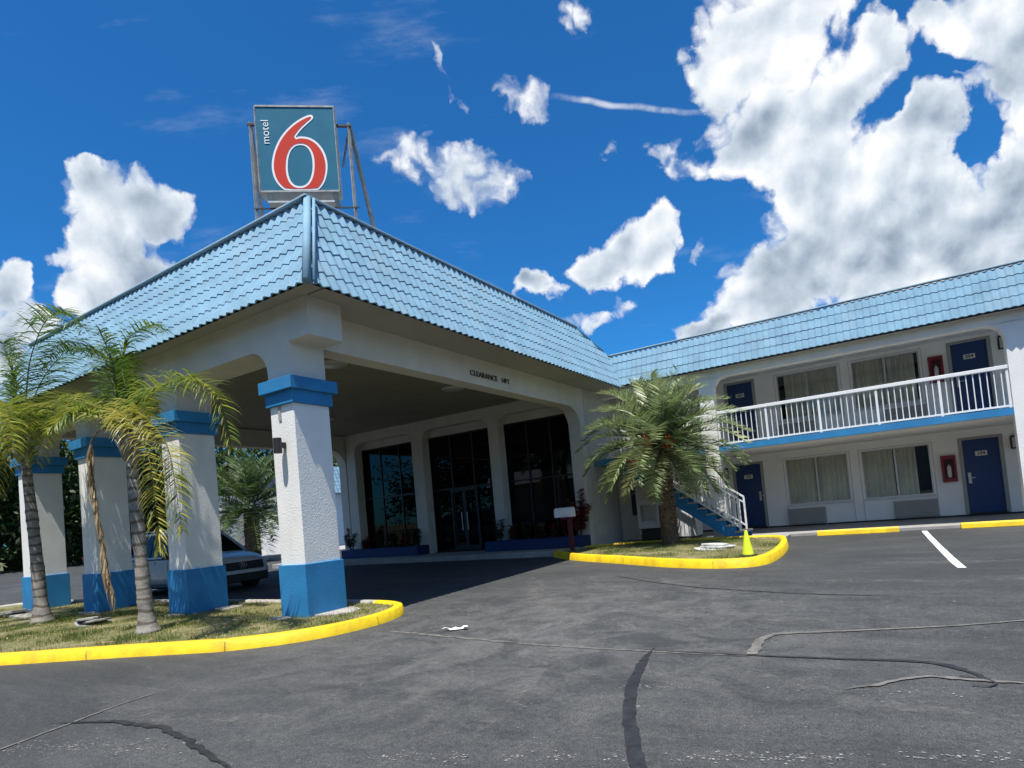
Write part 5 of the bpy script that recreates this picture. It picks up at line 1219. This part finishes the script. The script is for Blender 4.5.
for (cx, cy, rot, rx, ry, w) in CL:
    w = SOFT.get(w, w)
    ca, sa = math.cos(rot), math.sin(rot); ax_, ay_, bx_, by_ = ca / rx, sa / rx, -sa / ry, ca / ry
    a0 = -(cx * ax_ + cy * ay_); b0 = -(cx * bx_ + cy * by_)
    q1 = vm(G, 'DOT_PRODUCT', Q2, (ax_ * ax_ + bx_ * bx_, ay_ * ay_ + by_ * by_, 2 * (ax_ * ay_ + bx_ * by_))).outputs['Value']
    # the last blob feeds in with a negligible weight so that the blobs are evaluated one after another
    q2 = vm(G, 'DOT_PRODUCT', Q1 if last is None else math3(last), (2 * (a0 * ax_ + b0 * bx_), 2 * (a0 * ay_ + b0 * by_), 1e-7)).outputs['Value']
    ln = math_('ADD', math_('ADD', q1, a0 * a0 + b0 * b0, T=G), q2, T=G)
    if w < 0: v = math_('MAXIMUM', math_('MULTIPLY_ADD', ln, w * .40, -w * .62, T=G), 0, T=G); neg = v if neg is None else math_('ADD', neg, v, T=G)
    else:
        v = math_('MAXIMUM', math_('MULTIPLY_ADD', ln, -max(w, .45), w, T=G), -1.2, T=G)
        acc = v if acc is None else math_('SMOOTH_MAX', acc, v, .30, T=G)
    last = neg if w < 0 else acc
def bil(scale, vec, T):
    v = T.nodes.new('ShaderNodeTexVoronoi'); v.voronoi_dimensions = '2D'; v.feature = 'SMOOTH_F1'; v.inputs['Scale'].default_value = scale; v.inputs['Smoothness'].default_value = .35; T.links.new(vec, v.inputs['Vector']); return v.outputs['Distance']
fb1 = gn(9, 7, .60, Pw)
fbm = math_('ADD', math_('MULTIPLY_ADD', fb1, 2.2, -1.1, T=G), math_('ADD', math_('MULTIPLY_ADD', bil(20, Pw, G), -.9, .38, T=G), math_('MULTIPLY_ADD', bil(52, Pw, G), -.5, .2, T=G), T=G), T=G)
d_ = math_('SUBTRACT', acc, neg, T=G)
D = math_('ADD', math_('MULTIPLY_ADD', math_('MINIMUM', d_, 1.3, T=G), 1.9, -.10, T=G), math_('MULTIPLY', fbm, 1.15, T=G), T=G); G.links.new(d_, go.inputs[1])
G.links.new(D, go.inputs[0])
tc = N.new('ShaderNodeTexCoord'); dirv = tc.outputs['Generated']
F0, R0, U0 = (-.50398317, .80654167, .30901699), (.8480481, .52991926, 0), (.16375406, -.26206127, .95105652)
df = vm(nt, 'DOT_PRODUCT', dirv, F0).outputs['Value']; dr = vm(nt, 'DOT_PRODUCT', dirv, R0).outputs['Value']; du_ = vm(nt, 'DOT_PRODUCT', dirv, U0).outputs['Value']
dfc = math_('MAXIMUM', df, .05)
cb_ = N.new('ShaderNodeCombineXYZ'); L.new(math_('DIVIDE', dr, dfc), cb_.inputs[0]); L.new(math_('DIVIDE', du_, dfc), cb_.inputs[1])
def grp(vec):
    g = N.new('ShaderNodeGroup'); g.node_tree = G; L.new(vec, g.inputs[0]); return g.outputs[0]
Dm = grp(cb_.outputs[0]); core = nt.nodes[-1].outputs[1]
def wn(s, d, r, vec):
    n = N.new('ShaderNodeTexNoise'); n.noise_dimensions = '2D'; n.inputs['Scale'].default_value = s; n.inputs['Detail'].default_value = d; n.inputs['Roughness'].default_value = r; L.new(vec, n.inputs['Vector']); return n.outputs['Fac']
wv = vm(nt, 'SCALE', vm(nt, 'SUBTRACT', (lambda n: (L.new(cb_.outputs[0], n.inputs['Vector']), n.outputs['Color'])[1])(N.new('ShaderNodeTexNoise')), (.5, .5, .5)).outputs[0], None, .05).outputs[0]
wq = vm(nt, 'ADD', cb_.outputs[0], wv).outputs[0]
def relief(vec): return math_('ADD', math_('ADD', math_('MULTIPLY', bil(8, vec, nt), -1.1), math_('MULTIPLY', bil(24, vec, nt), -.32)), math_('MULTIPLY', wn(10, 7, .6, vec), .95))
n_a = relief(wq); n_b = relief(vm(nt, 'ADD', wq, (-.010, .020, 0)).outputs[0]); n_c = wn(3.1, 3, .5, cb_.outputs[0])
def smooth(v, a, b, c=0, d=1):
    n = N.new('ShaderNodeMapRange'); n.interpolation_type = 'SMOOTHSTEP'; n.inputs['From Min'].default_value = a; n.inputs['From Max'].default_value = b; n.inputs['To Min'].default_value = c; n.inputs['To Max'].default_value = d
    L.new(v, n.inputs['Value']); return n.outputs[0]
mask = smooth(Dm, -.10, .90)
# clouds elsewhere in the sky (behind the viewer)
gnz = N.new('ShaderNodeTexNoise'); gnz.inputs['Scale'].default_value = 3.2; gnz.inputs['Detail'].default_value = 8; gnz.inputs['Roughness'].default_value = .6; L.new(dirv, gnz.inputs['Vector'])
gm = math_('MULTIPLY', smooth(gnz.outputs['Fac'], .52, .62), smooth(df, .45, .25))
mask = math_('MAXIMUM', mask, gm)
# a straight, fading vapour trail
tr_ = vm(nt, 'SUBTRACT', cb_.outputs[0], (.2231, .2858, 0)).outputs[0]
ct, st__ = math.cos(-.172), math.sin(-.172)
la = vm(nt, 'DOT_PRODUCT', tr_, (ct, st__, 0)).outputs['Value']; lb = vm(nt, 'DOT_PRODUCT', tr_, (-st__, ct, 0)).outputs['Value']
lb = math_('ADD', lb, math_('MULTIPLY_ADD', wn(12, 2, .5, cb_.outputs[0]), .014, -.007))
trail = math_('MULTIPLY', smooth(math_('ABSOLUTE', lb), .0058, .0008), math_('MULTIPLY', smooth(math_('ABSOLUTE', la), .135, .06), smooth(wn(22, 5, .6, cb_.outputs[0]), .30, .62, .12, .6)))
mask = math_('MAXIMUM', mask, math_('MULTIPLY', trail, smooth(df, .3, .5)))
# faint high veil
veil = math_('MULTIPLY', smooth(wn(4.5, 8, .62, vm(nt, 'MULTIPLY', cb_.outputs[0], (.6, 2.4, 0)).outputs[0]), .56, .80, 0, .16), smooth(df, .3, .6))
mask = math_('MAXIMUM', mask, veil)
lit = math_('SUBTRACT', n_a, n_b)                      # >0 : facing the sun, thin above
thick = smooth(core, .10, 1.3)
low = smooth(du_, .34, -.02)                       # undersides, nearer the horizon, are greyer
body = math_('MULTIPLY', thick, math_('ADD', smooth(n_c, .38, .62, 0, .46), math_('MULTIPLY', low, .34)))
sh = math_('SUBTRACT', math_('MULTIPLY_ADD', lit, .62, .92), body); sh = math_('ADD', sh, smooth(n_a, -.35, .25, -.05, .10))
shade = N.new('ShaderNodeValToRGB'); L.new(sh, shade.inputs['Fac']); e = shade.color_ramp.elements
e[0].position = .28; e[0].color = (.30, .38, .49, 1); e[1].position = 1.0; e[1].color = (.95, .97, 1, 1)
k = e.new(.55); k.color = (.52, .60, .70, 1); k = e.new(.78); k.color = (.72, .79, .87, 1)
CLS = 8.3
cls = N.new('ShaderNodeMix'); cls.data_type = 'RGBA'; cls.blend_type = 'MULTIPLY'; cls.inputs['Factor'].default_value = 1; L.new(shade.outputs[0], cls.inputs['A']); cls.inputs['B'].default_value = (CLS, CLS, CLS, 1)
skc = N.new('ShaderNodeMix'); skc.data_type = 'RGBA'; skc.blend_type = 'MULTIPLY'; skc.inputs['Factor'].default_value = 1; L.new(sky.outputs[0], skc.inputs['A']); skc.inputs['B'].default_value = (.165, .70, 1.18, 1)
mx = N.new('ShaderNodeMix'); mx.data_type = 'RGBA'; L.new(mask, mx.inputs['Factor']); L.new(skc.outputs['Result'], mx.inputs['A']); L.new(cls.outputs['Result'], mx.inputs['B'])
L.new(mx.outputs['Result'], bg.inputs['Color']); bg.inputs['Strength'].default_value = .09
wd.cycles.sampling_method = 'MANUAL'; wd.cycles.sample_map_resolution = 256

sc.view_settings.view_transform = 'Standard'; sc.view_settings.look = 'None'; sc.view_settings.gamma = 1; sc.view_settings.exposure = .5
